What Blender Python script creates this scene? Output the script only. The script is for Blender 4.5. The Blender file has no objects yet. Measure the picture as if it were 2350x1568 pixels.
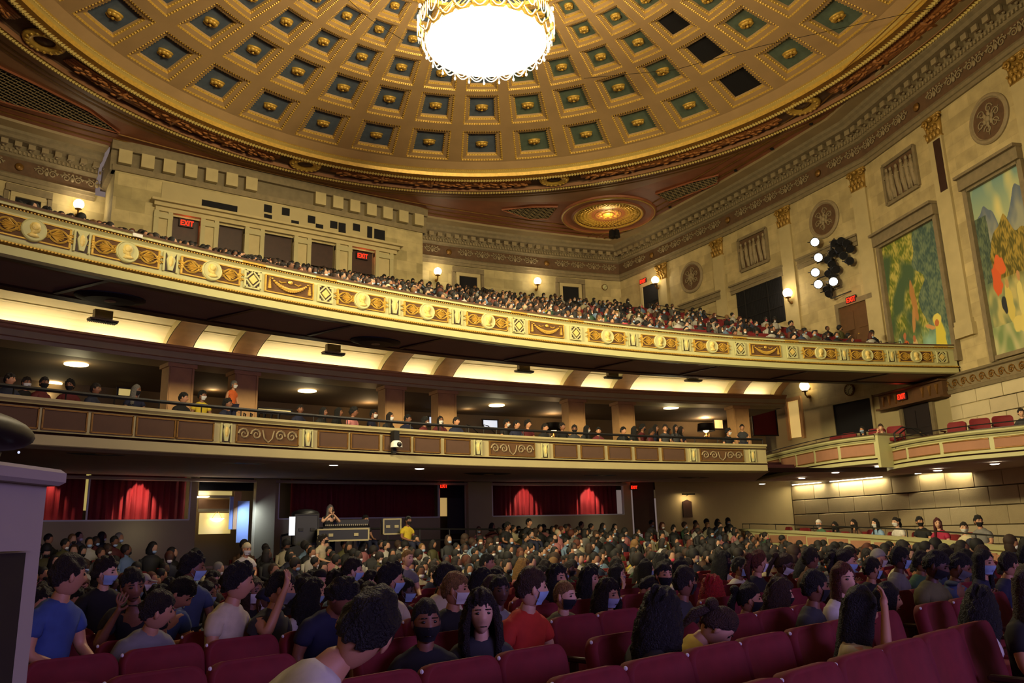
import bpy, math, random
import numpy as np
from mathutils import Matrix, Vector
random.seed(7); RNG=np.random.RandomState(5)
SC=bpy.context.scene; COL=SC.collection
# ---------------- camera, world, lights, exposure ----------------
CAM=Vector((-13.589,-20.848,1.6))
cd=bpy.data.cameras.new('camera'); cam=bpy.data.objects.new('camera',cd); COL.objects.link(cam)
_cr=((0.8273029,-0.561161,-0.0258512),(-0.1085853,-0.2048956,0.972742),(-0.5511617,-0.8019452,-0.2304446))
RC=Matrix(_cr).transposed()
cam.matrix_world=Matrix.Translation(CAM)@RC.to_4x4()
cd.sensor_width=36; cd.lens=1872/2350*36; cd.clip_end=300; cd.clip_start=0.05
SC.camera=cam
w=bpy.data.worlds.new('world'); SC.world=w; w.use_nodes=True
w.node_tree.nodes['Background'].inputs[0].default_value=(0.62,0.46,0.42,1)
w.node_tree.nodes['Background'].inputs[1].default_value=0.27
vs=SC.view_settings; vs.view_transform='Standard'; vs.look='None'; vs.exposure=0.0; vs.gamma=1; vs.use_curve_mapping=False
SC.cycles.max_bounces=5; SC.cycles.diffuse_bounces=3; SC.cycles.glossy_bounces=2; SC.cycles.transmission_bounces=3
SC.cycles.sample_clamp_indirect=4; SC.cycles.use_denoising=True
def light(name,kind,loc,energy,color,size=0.5,rot=None,sizey=None,spot=None,blend=0.3,target=None,parent=None):
    l=bpy.data.lights.new(name,kind); l.energy=energy; l.color=color
    if kind=='AREA':
        l.size=size
        if sizey: l.shape='RECTANGLE'; l.size_y=sizey
    else: l.shadow_soft_size=size
    if kind=='SPOT': l.spot_size=spot; l.spot_blend=blend
    o=bpy.data.objects.new(name,l); COL.objects.link(o); o.location=loc
    if target is not None: o.rotation_euler=(Vector(target)-Vector(loc)).to_track_quat('-Z','Y').to_euler()
    elif rot: o.rotation_euler=rot
    if parent: o.parent=parent
    return o
WARM=(1.0,0.72,0.30)
light('chandelier_core','POINT',(0,0,19.6),2300,(1,.80,.44),1.2)
light('chandelier_down','SPOT',(0,0,17.6),4300,(1,.80,.46),1.6,spot=math.radians(176),blend=.2,target=(0,0,0))
light('stage_wash_blue','AREA',(-8,-30,3.2),270,(.46,.34,1.0),10,sizey=2.5,target=(-9,-14,.8)).data.spread=math.radians(95)
_l=light('stage_wash_front','AREA',(-4,-27,13.5),2050,(1,.83,.45),12,sizey=2.5,target=(0,4,13.5)); _l.data.spread=math.radians(66)
_l=light('right_wall_fill','AREA',(-17,-9,9.5),1500,(1,.83,.45),5,sizey=1.5,target=(20,-3,7)); _l.data.spread=math.radians(80)  # added fill to brighten right wall and side boxes, no fixture there
# ---------------- measuring helpers (real surfaces of the hall) ----------------
def pray(x,y): return RC@Vector((x-1175,-(y-784),-1872))
def at_z(x,y,z): r=pray(x,y); return CAM+r*((z-CAM.z)/r.z)
def at_y(x,y,Y): r=pray(x,y); return CAM+r*((Y-CAM.y)/r.y)
def on_cyl(x,y,cy,R):
    r=pray(x,y); ox,oy=CAM.x,CAM.y-cy; a=r.x**2+r.y**2; b=2*(r.x*ox+r.y*oy); c=ox*ox+oy*oy-R*R
    return CAM+r*((-b+math.sqrt(b*b-4*a*c))/2/a)
SIDE=[(23.45,19.55),(23.307,14.516),(22.948,9.625),(22.287,4.385),(21.425,-0.557),(19.255,-5.507),(17.586,-9.342),(16.2,-13.0),(15.0,-18.0),(14.4,-26.0)]
def on_side(x,y,poly=SIDE):
    r=pray(x,y)
    for i in range(len(poly)-1):
        a=Vector(poly[i]); d=Vector(poly[i+1])-a; det=-r.x*d.y+d.x*r.y
        if abs(det)<1e-9: continue
        e=a-CAM.xy; t=(-e.x*d.y+d.x*e.y)/det; u=(r.x*e.y-r.y*e.x)/det
        if t>0 and (-1e-6 if i else -3)<=u<=(1 if i<len(poly)-2 else 4): return CAM+r*t, i
    raise ValueError((x,y))
def seg_n(i,poly=SIDE):
    d=(Vector(poly[i+1])-Vector(poly[i])).normalized(); return Vector((d.y,-d.x)) if Vector((d.y,-d.x)).x<0 else Vector((-d.y,d.x))
def frame(p,n):
    n=Vector((n[0],n[1],0)).normalized(); Y=-n; X=Y.cross(Vector((0,0,1)))
    return Matrix(((X.x,Y.x,0,p[0]),(X.y,Y.y,0,p[1]),(0,0,1,p[2]),(0,0,0,1)))
def fside(x,y,off=0,z=None):
    p,i=on_side(x,y); n=seg_n(i); q=Vector((p.x+n.x*off,p.y+n.y*off,p.z if z is None else z)); return frame(q,n)
# ---------------- materials ----------------
MATS={}
def lin(c): return tuple(((v/255+0.055)/1.055)**2.4 if v/255>0.04045 else v/255/12.92 for v in c)
def mat(name,col,rough=.7,metal=0,noise=0,scale=3,bump=0,bscale=20,emit=None,es=0,col2=None,objcol=False,attr=None):
    m=bpy.data.materials.new(name); m.use_nodes=True; nt=m.node_tree; b=nt.nodes['Principled BSDF']
    col=lin(col); b.inputs['Base Color'].default_value=(*col,1); b.inputs['Roughness'].default_value=rough; b.inputs['Metallic'].default_value=metal
    N=lambda t:nt.nodes.new(t); L=nt.links.new
    src=None
    if objcol: n=N('ShaderNodeObjectInfo'); src=n.outputs['Color']
    if attr: n=N('ShaderNodeAttribute'); n.attribute_name=attr; src=n.outputs['Color']
    if noise or bump: tc=N('ShaderNodeTexCoord')
    if noise:
        n=N('ShaderNodeTexNoise'); n.inputs['Scale'].default_value=scale; n.inputs['Detail'].default_value=5; L(tc.outputs['Object'],n.inputs['Vector'])
        mx=N('ShaderNodeMix'); mx.data_type='RGBA'
        mr=N('ShaderNodeMapRange'); mr.inputs[1].default_value=.3; mr.inputs[2].default_value=.7; L(n.outputs[0],mr.inputs[0]); L(mr.outputs[0],mx.inputs[0])
        if src is not None:
            d=N('ShaderNodeMix'); d.data_type='RGBA'; d.blend_type='MULTIPLY'; d.inputs[0].default_value=1; L(src,d.inputs[6]); d.inputs[7].default_value=(1-noise,)*3+(1,); L(src,mx.inputs[6]); L(d.outputs[2],mx.inputs[7])
        else:
            c2=lin(col2) if col2 else tuple(v*(1-noise) for v in col)
            mx.inputs[6].default_value=(*col,1); mx.inputs[7].default_value=(*c2,1)
        src=mx.outputs[2]
    if src is not None: L(src,b.inputs['Base Color'])
    if bump:
        n=N('ShaderNodeTexNoise'); n.inputs['Scale'].default_value=bscale; n.inputs['Detail'].default_value=4; L(tc.outputs['Object'],n.inputs['Vector'])
        bp=N('ShaderNodeBump'); bp.inputs['Strength'].default_value=bump; bp.inputs['Distance'].default_value=.03; L(n.outputs[0],bp.inputs['Height']); L(bp.outputs[0],b.inputs['Normal'])
    if emit: b.inputs['Emission Color'].default_value=(*lin(emit),1); b.inputs['Emission Strength'].default_value=es
    MATS[name]=m; return m
def stonemat(name,c1,c2,bw,bh,joint=.003,dark=.75):
    m=mat(name,c1,.8,noise=.12,scale=1.5); nt=m.node_tree; b=nt.nodes['Principled BSDF']; N=lambda t:nt.nodes.new(t); L=nt.links.new
    uv=N('ShaderNodeUVMap'); uv.uv_map='UVMap'; br=N('ShaderNodeTexBrick'); L(uv.outputs[0],br.inputs['Vector'])
    br.inputs['Color1'].default_value=(*lin(c1),1); br.inputs['Color2'].default_value=(*lin(c2),1); br.inputs['Mortar'].default_value=(*[v*dark for v in lin(c2)],1)
    br.inputs['Scale'].default_value=1; br.inputs['Brick Width'].default_value=bw; br.inputs['Row Height'].default_value=bh; br.inputs['Mortar Size'].default_value=joint; br.inputs['Mortar Smooth'].default_value=.3; br.inputs['Bias'].default_value=-.2
    nz=N('ShaderNodeTexNoise'); nz.inputs['Scale'].default_value=1.7; nz.inputs['Detail'].default_value=6; L(uv.outputs[0],nz.inputs['Vector'])
    mx=N('ShaderNodeMix'); mx.data_type='RGBA'; mx.blend_type='MULTIPLY'; mx.inputs[0].default_value=1
    mr=N('ShaderNodeMapRange'); mr.inputs[1].default_value=.3; mr.inputs[2].default_value=.7; mr.inputs[3].default_value=.78; mr.inputs[4].default_value=1.08; L(nz.outputs[0],mr.inputs[0])
    L(br.outputs['Color'],mx.inputs[6]); L(mr.outputs[0],mx.inputs[7]); L(mx.outputs[2],b.inputs['Base Color']); return m
stonemat('wall_stone',(192,172,124),(166,148,104),1.15,.56)
stonemat('back_stone',(188,170,122),(152,138,94),1.3,.62)
mat('stone',(188,170,124),.8,noise=.16,scale=1.5); mat('stone_dark',(122,108,82),.8,noise=.2,scale=3)
mat('frieze_stone',(134,118,88),.75,noise=.25,scale=4,bump=.2); mat('frieze_red',(102,74,50),.8,noise=.3,scale=5)
mat('relief_stone',(150,132,100),.7,noise=.2,scale=6)
mat('cream',(192,188,136),.55,noise=.06,scale=2); mat('cream_dim',(176,164,120),.6,noise=.08,scale=2)
mat('gold',(216,174,78),.4,metal=.3,noise=.25,scale=9); mat('gold_dark',(140,100,44),.45,metal=.5,noise=.3,scale=9)
mat('gold_pale',(222,196,116),.5,noise=.15,scale=8)
mat('dome_tan',(176,142,96),.75,noise=.12,scale=1.2); mat('dome_cream',(205,175,95),.6,noise=.1,scale=2)
mat('coffer_blue',(84,96,112),.8,noise=.25,scale=4); mat('coffer_green',(92,108,92),.8,noise=.25,scale=4)
mat('ceiling_brown',(164,116,80),.5,noise=.25,scale=.7); mat('ceiling_red',(160,94,62),.5,noise=.3,scale=1.3); mat('ceiling_olive',(160,138,98),.6,noise=.2,scale=1)
mat('void',(8,6,14),.9); mat('black',(14,13,16),.5); mat('black_metal',(22,20,22),.6,metal=.2)
mat('plaster',(176,160,118),.8,noise=.08,scale=1.2); mat('plaster_pink',(168,120,92),.8,noise=.1,scale=3); mat('maroon_panel',(88,62,46),.8,noise=.15,scale=3)
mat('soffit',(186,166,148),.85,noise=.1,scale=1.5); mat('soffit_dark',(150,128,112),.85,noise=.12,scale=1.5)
mat('panel_brown',(98,66,36),.8,noise=.2,scale=5)
mat('vault_cream',(222,208,166),.7,noise=.04,scale=1); mat('column_tan',(190,146,96),.7,noise=.15,scale=4)
mat('curtain',(120,8,18),.75,noise=.15,scale=3); mat('velvet',(118,22,28),.8,noise=.2,scale=14); mat('velvet_edge',(150,60,48),.8,noise=.2,scale=14)
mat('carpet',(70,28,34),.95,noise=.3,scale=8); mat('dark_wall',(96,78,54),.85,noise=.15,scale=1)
mat('door_dark',(30,20,24),.6,noise=.2,scale=2); mat('wood_dark',(58,32,24),.5,noise=.3,scale=4)
mat('white_paint',(214,212,206),.5); mat('blue_white',(150,170,214),.7); mat('grey_paint',(160,150,132),.7,noise=.06,scale=6)
mat('glow_white',(255,255,255),1,emit=(255,252,246),es=9); mat('bowl_glow',(255,255,255),1,emit=(255,244,214),es=14)
mat('glow_warm',(255,230,180),1,emit=(255,226,160),es=7); mat('cove_glow',(255,230,180),1,emit=(255,238,198),es=20)
mat('glow_downlight',(255,250,240),1,emit=(255,246,225),es=6); mat('exit_red',(255,40,20),1,emit=(255,34,14),es=3.2)
mat('window_glow',(255,240,190),1,emit=(226,200,110),es=.5); mat('lobby_glow',(255,240,190),1,emit=(240,196,110),es=.45); mat('screen_glow',(255,255,255),1,emit=(200,215,235),es=.9)
mat('crystal',(240,236,220),.15,emit=(255,246,224),es=.75)
mat('skin',(200,150,120),.55,objcol=True); mat('cloth',(90,90,90),.85,objcol=True,noise=.18,scale=14); mat('hair',(30,22,18),.6,objcol=True,noise=.55,scale=60,bump=1.0,bscale=110)
mat('crowd_mat',(90,90,90),.75,attr='Col'); mat('mural_mat',(90,90,90),.85,attr='Col'); mat('eye_dark',(20,14,12),.3)
g=bpy.data.materials.new('window_glass'); g.use_nodes=True; MATS['window_glass']=g; b=g.node_tree.nodes['Principled BSDF']; b.inputs['Transmission Weight'].default_value=1; b.inputs['Roughness'].default_value=0; b.inputs['IOR'].default_value=1.02; b.inputs['Base Color'].default_value=(.9,.92,.92,1)
# ---------------- mesh helpers ----------------
class MB:
    def __init__(s): s.v=[];s.f=[];s.m=[];s.uv=[]
    def add(s,vs,fs,mi=0,M=None,uv=None):
        k=len(s.v)
        if M is not None: vs=[tuple(M@Vector(v)) for v in vs]
        s.v.extend([tuple(v) for v in vs]); s.uv.extend(uv if uv else [(0,0)]*len(vs))
        for i,f in enumerate(fs): s.f.append([j+k for j in f]); s.m.append(mi if isinstance(mi,int) else mi[i])
        return s
    def box(s,c,d,mi=0,M=None,taper=1):
        x,y,z=c;a,b_,h=d[0]/2,d[1]/2,d[2]/2; t=taper
        vs=[(x-a,y-b_,z-h),(x+a,y-b_,z-h),(x+a,y+b_,z-h),(x-a,y+b_,z-h),(x-a*t,y-b_*t,z+h),(x+a*t,y-b_*t,z+h),(x+a*t,y+b_*t,z+h),(x-a*t,y+b_*t,z+h)]
        return s.add(vs,[(0,3,2,1),(4,5,6,7),(0,1,5,4),(1,2,6,5),(2,3,7,6),(3,0,4,7)],mi,M)
    def bevbox(s,c,d,bv,mi=0,M=None):
        x,y,z=c;a,b_,h=d[0]/2,d[1]/2,d[2]/2;vs=[];fs=[]
        for zz,o in ((-h,bv),(-h+bv,0),(h-bv,0),(h,bv)):
            e=bv if o==0 else bv*1.7
            A,B=a-o,b_-o
            vs+=[(x-A+e*.6,y-B,z+zz),(x+A-e*.6,y-B,z+zz),(x+A,y-B+e*.6,z+zz),(x+A,y+B-e*.6,z+zz),(x+A-e*.6,y+B,z+zz),(x-A+e*.6,y+B,z+zz),(x-A,y+B-e*.6,z+zz),(x-A,y-B+e*.6,z+zz)]
        for r in range(3):
            for i in range(8): j=(i+1)%8; fs.append((r*8+i,r*8+j,r*8+8+j,r*8+8+i))
        fs.append(tuple(range(7,-1,-1))); fs.append(tuple(range(24,32)))
        return s.add(vs,fs,mi,M)
    def lathe(s,prof,n=16,mi=0,M=None,cap=True,sx=1,sy=1):
        vs=[];fs=[];k=len(prof)
        for i in range(n):
            a=2*math.pi*i/n
            for r,z in prof: vs.append((r*math.cos(a)*sx,r*math.sin(a)*sy,z))
        for i in range(n):
            j=(i+1)%n
            for q in range(k-1): fs.append((i*k+q,j*k+q,j*k+q+1,i*k+q+1))
        if cap:
            if prof[0][0]>1e-6: fs.append(tuple(i*k for i in range(n-1,-1,-1)))
            if prof[-1][0]>1e-6: fs.append(tuple(i*k+k-1 for i in range(n)))
        return s.add(vs,fs,mi,M)
    def tube(s,pts,r,n=5,mi=0,M=None,closed=False):
        P=[Vector(p) for p in pts];K=len(P);vs=[];fs=[];rr=r if hasattr(r,'__len__') else [r]*K
        for i,p in enumerate(P):
            a=P[i-1] if i or closed else P[i]; b=P[(i+1)%K] if i<K-1 or closed else P[i]
            d=(b-a); d=d.normalized() if d.length>1e-9 else Vector((0,0,1))
            u=d.cross(Vector((0,1,0)) if abs(d.y)<.9 else Vector((1,0,0))).normalized(); w_=d.cross(u)
            for j in range(n): t=2*math.pi*j/n; vs.append(p+(u*math.cos(t)+w_*math.sin(t))*rr[i])
        for i in range(K if closed else K-1):
            i2=(i+1)%K
            for j in range(n): j2=(j+1)%n; fs.append((i*n+j,i*n+j2,i2*n+j2,i2*n+j))
        if not closed: fs.append(tuple(range(n-1,-1,-1))); fs.append(tuple((K-1)*n+j for j in range(n)))
        return s.add(vs,fs,mi,M)
    def ball(s,c,r,n=8,m=6,mi=0,M=None,sc=(1,1,1)):
        vs=[];fs=[]
        for i in range(m+1):
            p=math.pi*i/m
            for j in range(n): t=2*math.pi*j/n; vs.append((c[0]+r*sc[0]*math.sin(p)*math.cos(t),c[1]+r*sc[1]*math.sin(p)*math.sin(t),c[2]-r*sc[2]*math.cos(p)))
        for i in range(m):
            for j in range(n): k=(j+1)%n; fs.append((i*n+j,i*n+k,(i+1)*n+k,(i+1)*n+j))
        return s.add(vs,fs,mi,M)
    def poly(s,pts,y0,y1,mi=0,M=None):
        # extrude an outline (x,z) between depths y0 (front) and y1
        n=len(pts); vs=[(p[0],y0,p[1]) for p in pts]+[(p[0],y1,p[1]) for p in pts]
        fs=[tuple(range(n)),tuple(range(2*n-1,n-1,-1))]+[(i,i+n,(i+1)%n+n,(i+1)%n) for i in range(n)]
        return s.add(vs,fs,mi,M)
    def mesh(s,name,mats,smooth=False,uv=False,col=None):
        me=bpy.data.meshes.new(name); me.from_pydata(s.v,[],s.f)
        for m in mats: me.materials.append(MATS[m])
        me.polygons.foreach_set('material_index',s.m)
        if smooth: me.polygons.foreach_set('use_smooth',[True]*len(s.f))
        if uv:
            l=me.uv_layers.new(name='UVMap'); idx=np.zeros(len(me.loops),dtype=np.int32); me.loops.foreach_get('vertex_index',idx)
            l.data.foreach_set('uv',np.array(s.uv,dtype=np.float32)[idx].ravel())
        if col is not None:
            ca=me.color_attributes.new('Col','FLOAT_COLOR','POINT'); ca.data.foreach_set('color',np.array(col,dtype=np.float32).ravel())
        me.update(); return me
def link(name,me,parent=None,M=None,label=None,cat=None,group=None,kind=None,color=None):
    o=bpy.data.objects.new(name,me); COL.objects.link(o)
    if parent is not None: o.parent=parent
    if M is not None: o.matrix_local=M if isinstance(M,Matrix) else Matrix.Translation(M)
    if label: o['label']=label
    if cat: o['category']=cat
    if group: o['group']=group
    if kind: o['kind']=kind
    if color is not None: o.color=(*color,1)
    return o
def T(x,y,z): return Matrix.Translation((x,y,z))
def RZ(a): return Matrix.Rotation(a,4,'Z')
def arc(R,t0,t1,n,cy):
    return [(R*math.sin(math.radians(t0+(t1-t0)*i/n)),cy+R*math.cos(math.radians(t0+(t1-t0)*i/n))) for i in range(n+1)]
def norms(pts,toward):
    out=[];n=len(pts);c=Vector(toward)
    for i in range(n):
        ds=[]
        if i: ds.append((Vector(pts[i])-Vector(pts[i-1])).normalized())
        if i<n-1: ds.append((Vector(pts[i+1])-Vector(pts[i])).normalized())
        ns=[Vector((d.y,-d.x)) for d in ds]; m=sum(ns,Vector((0,0))).normalized(); m=m/max(.5,m.dot(ns[0])); 
        out.append(m)
    mid=n//2
    if out[mid].dot(c-Vector(pts[mid]))<0: out=[-m for m in out]
    return out
def sweep(mb,pts,prof,mi=0,toward=(0,0)):
    nn=norms(pts,toward); s=0; vs=[];uv=[];k=len(prof)
    pl=[0]
    for a,b_ in zip(prof[:-1],prof[1:]): pl.append(pl[-1]+math.hypot(a[0]-b_[0],a[1]-b_[1]))
    for i,(p,m) in enumerate(zip(pts,nn)):
        if i: s+=math.hypot(p[0]-pts[i-1][0],p[1]-pts[i-1][1])
        for j,(o,z) in enumerate(prof): vs.append((p[0]+m.x*o,p[1]+m.y*o,z)); uv.append((s,pl[j]+prof[0][1]))
    fs=[];ms=[]
    for i in range(len(pts)-1):
        for j in range(k-1): fs.append((i*k+j,(i+1)*k+j,(i+1)*k+j+1,i*k+j+1)); ms.append(mi if isinstance(mi,int) else mi[j])
    mb.add(vs,fs,ms,uv=uv); return mb
# ================= STRUCTURE =================
ZC=20.85; RAILC=-46.8; BKC=-54.274; BKR=77.475
def backpts(x0,x1,n): return [(x0+(x1-x0)*i/n, BKC+math.sqrt(BKR**2-(x0+(x1-x0)*i/n)**2)) for i in range(n+1)]
# ---- side wall ----
WR=link('wall_right',None,kind='structure')
m=MB(); sweep(m,SIDE,[(0,7.4),(0,18.7)],0,(0,0)); link('upper_face',m.mesh('upper_face',['wall_stone'],uv=True),WR)
MIR=[(-x,y) for x,y in SIDE]
WL=link('wall_left',None,kind='structure')
m=MB(); sweep(m,MIR,[(0,0),(0,18.7)],0,(0,0)); link('wall_face',m.mesh('wall_left_face',['wall_stone'],uv=True),WL)
m=MB(); sweep(m,SIDE[:6],[(0,3.6),(0,7.5)],0,(0,0)); link('mezzanine_face',m.mesh('mezzanine_face',['plaster'],uv=True),WR)
m=MB(); sweep(m,SIDE[1:],[(-.06,0),(-.06,7.5)],0,(0,0)); link('lower_face',m.mesh('lower_face',['stone_dark'],uv=True),WR)
def poly_at(pts,s):
    for a,b in zip(pts[:-1],pts[1:]):
        L=math.hypot(b[0]-a[0],b[1]-a[1])
        if s<=L: return Vector((a[0]+(b[0]-a[0])*s/L,a[1]+(b[1]-a[1])*s/L))
        s-=L
    return Vector(pts[-1])
def blocks(parent,pts,s0,s1,z0,z1,h,L,mats,name='stone_block',out=0.0):
    mbs={}
    r=0; z=z1
    while z-h*.4>z0:
        zb=max(z-h,z0); s=s0-(L*.5 if r%2 else 0)
        while s<s1:
            a=max(s,s0); b=min(s+L*(1 if (r*7+int(s*3))%3 else .92),s1)
            if b-a>.12:
                A=poly_at(pts,a);B=poly_at(pts,b);d=B-A;n=Vector((-d.y,d.x)).normalized(); 
                if n.x>0: n=-n
                w_=round(d.length-.035,2); hh=round(z-zb-.035,2); k=(w_,hh,int((s*13+r*5)%3)); 
                if k not in mbs:
                    mm=MB(); mm.bevbox((0,0,0),(w_,.09,hh),.014); mbs[k]=mm.mesh('stone_block',[mats[k[2]%len(mats)]])
                link(name,mbs[k],parent,frame(((A.x+B.x)/2+n.x*out,(A.y+B.y)/2+n.y*out,(z+zb)/2),n))
            s+=L*(1 if (r*7+int(s*3))%3 else .92)
        z-=h; r+=1
mat('block_a',(196,180,146),.8,noise=.14,scale=2,bump=.15); mat('block_b',(182,164,128),.8,noise=.14,scale=2,bump=.15); mat('block_c',(206,190,152),.8,noise=.12,scale=2,bump=.15)
LOW=SIDE[2:]   # from (22.95,9.6)
blocks(WR,LOW,3.15,27.5,0,3.66,.72,1.62,['block_a','block_b','block_a'])
blocks(WR,LOW,13.55,23.5,3.9,6.78,.56,1.5,['block_c','block_a','block_c'])
# string course with wave scrolls
def chain(pts,s0,s1,step):
    s=s0
    while s<s1:
        A=poly_at(pts,s);B=poly_at(pts,s+step*.9);d=B-A;n=Vector((-d.y,d.x)).normalized()
        if n.dot(Vector((0,0))-A)<0: n=-n
        yield (A+B)/2,n; s+=step
def subpath(pts,s0,s1,n=20): return [tuple(poly_at(pts,s0+(s1-s0)*i/n)) for i in range(n+1)]
SC1=subpath(SIDE,19.6,38,40)
TR1=link('trim_1',None,kind='structure')
m=MB(); sweep(m,SC1,[(0,6.72),(.12,6.74),(.16,6.86),(.10,6.9),(.10,7.38),(.2,7.42),(.24,7.5),(0,7.52)],0); link('moulding',m.mesh('string_course',['frieze_stone']),TR1)
def scroll(mb,cx,cz,r,mi=0,turn=1.6,w=.018,flip=1,y=0,M=None):
    mb.tube([(cx+flip*r*(1-t*.85)*math.cos(t*turn*2*math.pi),y,cz+r*(1-t*.85)*math.sin(t*turn*2*math.pi)) for t in [i/14 for i in range(15)]],[w*(1.25-.5*i/14) for i in range(15)],4,mi,M)
m=MB(); scroll(m,0,0,.17,0,1.5,.03); m.tube([(.17,0,0),(.26,0,-.12),(.4,0,-.17)],.025,4); m.ball((0,-.01,0),.045,6,4)
SCW=m.mesh('wave_scroll',['gold_dark'],True)
for p,n in chain(SIDE,19.8,37,.5): link('wave_scroll',SCW,TR1,frame((p.x+n.x*.11,p.y+n.y*.11,7.13),n))
# dark lintel frieze above the mezzanine door
# ---- back wall upper ----
BW=backpts(-24,23.6,48)
WB=link('wall_back',None,kind='structure')
m=MB(); sweep(m,BW,[(0,7),(0,18.9)],0,(0,0)); link('upper_face',m.mesh('back_face',['back_stone'],uv=True),WB)
# ---- cornice all round ----
CORN=[(0,18.54),(.1,18.54),(.1,18.72),(.16,18.74),(.16,18.9),(.22,18.94),(.12,19.0),(.12,19.74),(.3,19.8),(.36,19.88),(.3,19.92),(.3,20.08),(.34,20.1),(.36,20.36),(.95,20.4),(1.05,20.52),(1.2,20.6),(1.25,20.72),(1.9,20.74),(1.95,20.86)]
CM=[0,0,0,0,0,1,2,1,1,1,0,0,0,0,1,1,1,3,3]
TR2=link('trim_2',None,kind='structure')
def cornice(pts,nm):
    m=MB(); sweep(m,pts,CORN,CM,(0,0)); link(nm,m.mesh(nm,['frieze_stone','frieze_stone','frieze_red','ceiling_olive']),TR2)
cornice(SIDE,'side_cornice'); cornice(MIR,'left_cornice'); cornice([p for p in BW if p[0]<-8.5],'back_cornice'); cornice([p for p in BW if p[0]>8.2],'back_cornice')
# frieze ornament: S scroll with leaves and a boss
m=MB()
for f in (-1,1):
    scroll(m,f*.28,.02,.2,0,1.5,.035,f); m.tube([(f*.1,0,.05),(f*.02,-.01,.25),(0,0,.3)],.03,4)
    for a in (.4,1.2,2.0): m.ball((f*(.28+.25*math.cos(a)),-.01,.02+.25*math.sin(a)),.05,5,4,0,sc=(1.3,.5,.8))
m.ball((0,-.02,-.02),.1,8,5,0,sc=(1,.5,1.3)); m.ball((0,-.03,.24),.05,6,4)
FS=m.mesh('frieze_scroll',['relief_stone'],True)
m=MB(); m.lathe([(0,-.1),(.16,-.06),(.2,0)],14,0,Matrix.Rotation(math.pi/2,4,'X').inverted()); FB=m.mesh('frieze_boss',['gold_dark'],True)
m=MB(); m.box((0,.2,0),(.26,.55,.2),0); m.box((0,-.08,-.02),(.3,.1,.24),0); m.ball((0,.15,-.12),.07,6,4); MO=m.mesh('modillion',['relief_stone'])
m=MB(); m.box((0,0,0),(.09,.1,.15),0); DE=m.mesh('dentil',['relief_stone'])
def dress(pts,s0,s1):
    for i,(p,n) in enumerate(chain(pts,s0,s1,1.16)):
        link('frieze_boss' if i%6==2 else 'frieze_scroll',FB if i%6==2 else FS,TR2,frame((p.x+n.x*.15,p.y+n.y*.15,19.36),n))
    for p,n in chain(pts,s0,s1,.58): link('modillion',MO,TR2,frame((p.x+n.x*.62,p.y+n.y*.62,20.28),n))
    mb=MB()
    for p,n in chain(pts,s0,s1,.19): mb.box((0,0,0),(.09,.1,.14),0,frame((p.x+n.x*.34,p.y+n.y*.34,20.0),n))
    link('dentils',mb.mesh('dentils',['relief_stone']),TR2,kind='stuff')
dress(SIDE,.6,36); dress(backpts(8.3,23.3,30),.2,15); dress(backpts(-15.5,-8.6,14),.2,7)
# ---- flat ceiling ring, with openings for the dome ----
CE=link('ceiling',None,kind='structure')
bd=[(x-1.8,y) for x,y in SIDE]+[(12.6,-27)]; left=[(-x,y) for x,y in bd[::-1]]
bd[0]=(21.8,18.4)
def ray_poly(a,R0):
    # distance from the dome centre to the ceiling border
    dx,dy=math.sin(a),math.cos(a); best=60
    P=[(x,y) for x,y in bd]+[(-12.6,-27)]+[(-x,y) for x,y in bd[::-1]]+[(x,BKC+math.sqrt(BKR**2-x*x)-1.8) for x in range(-21,22,3)]
    for (x1,y1),(x2,y2) in zip(P,P[1:]+P[:1]):
        ex,ey=x2-x1,y2-y1; det=dx*-ey+ex*dy
        if abs(det)<1e-9: continue
        t=(x1*-ey+ex*y1)/det; u=(dx*y1-dy*x1)/det
        if t>0 and -1e-6<=u<=1+1e-6: best=min(best,t)
    return best
m=MB(); N=180; vs=[];fs=[];ms=[]
for i in range(N):
    a=2*math.pi*i/N; rb=max(ray_poly(a,0),19.1)
    for f in (0,.25,.6,1.0): r=18.9+(rb-18.9)*f; vs.append((r*math.sin(a),r*math.cos(a),ZC))
for i in range(N):
    j=(i+1)%N
    for q in range(3): fs.append((i*4+q,j*4+q,j*4+q+1,i*4+q+1)); ms.append([0,1,1][q])
m.add(vs,fs,ms); link('ceiling_field',m.mesh('ceiling_field',['ceiling_brown','ceiling_red']),CE)
def ring(mb,r0,z0,r1,z1,mi,n=160,a0=0,a1=2*math.pi):
    vs=[];fs=[]
    for i in range(n+1):
        a=a0+(a1-a0)*i/n
        vs+=[(r0*math.sin(a),r0*math.cos(a),z0),(r1*math.sin(a),r1*math.cos(a),z1)]
    for i in range(n): fs.append((i*2,i*2+2,i*2+3,i*2+1))
    mb.add(vs,fs,mi)
def beads(mb,R,z,cnt,r,mi=0,sc=(1,1,1)):
    for i in range(cnt):
        a=2*math.pi*(i+.5)/cnt; M=Matrix.Translation((R*math.sin(a),R*math.cos(a),z))@Matrix.Rotation(-a,4,'Z')
        s=r; vs=[(s*sc[0],0,0),(-s*sc[0],0,0),(0,s*sc[1],0),(0,-s*sc[1],0),(0,0,s),(0,0,-s)]
        mb.add(vs,[(0,2,4),(2,1,4),(1,3,4),(3,0,4),(2,0,5),(1,2,5),(3,1,5),(0,3,5)],mi,M)
m=MB()
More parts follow.
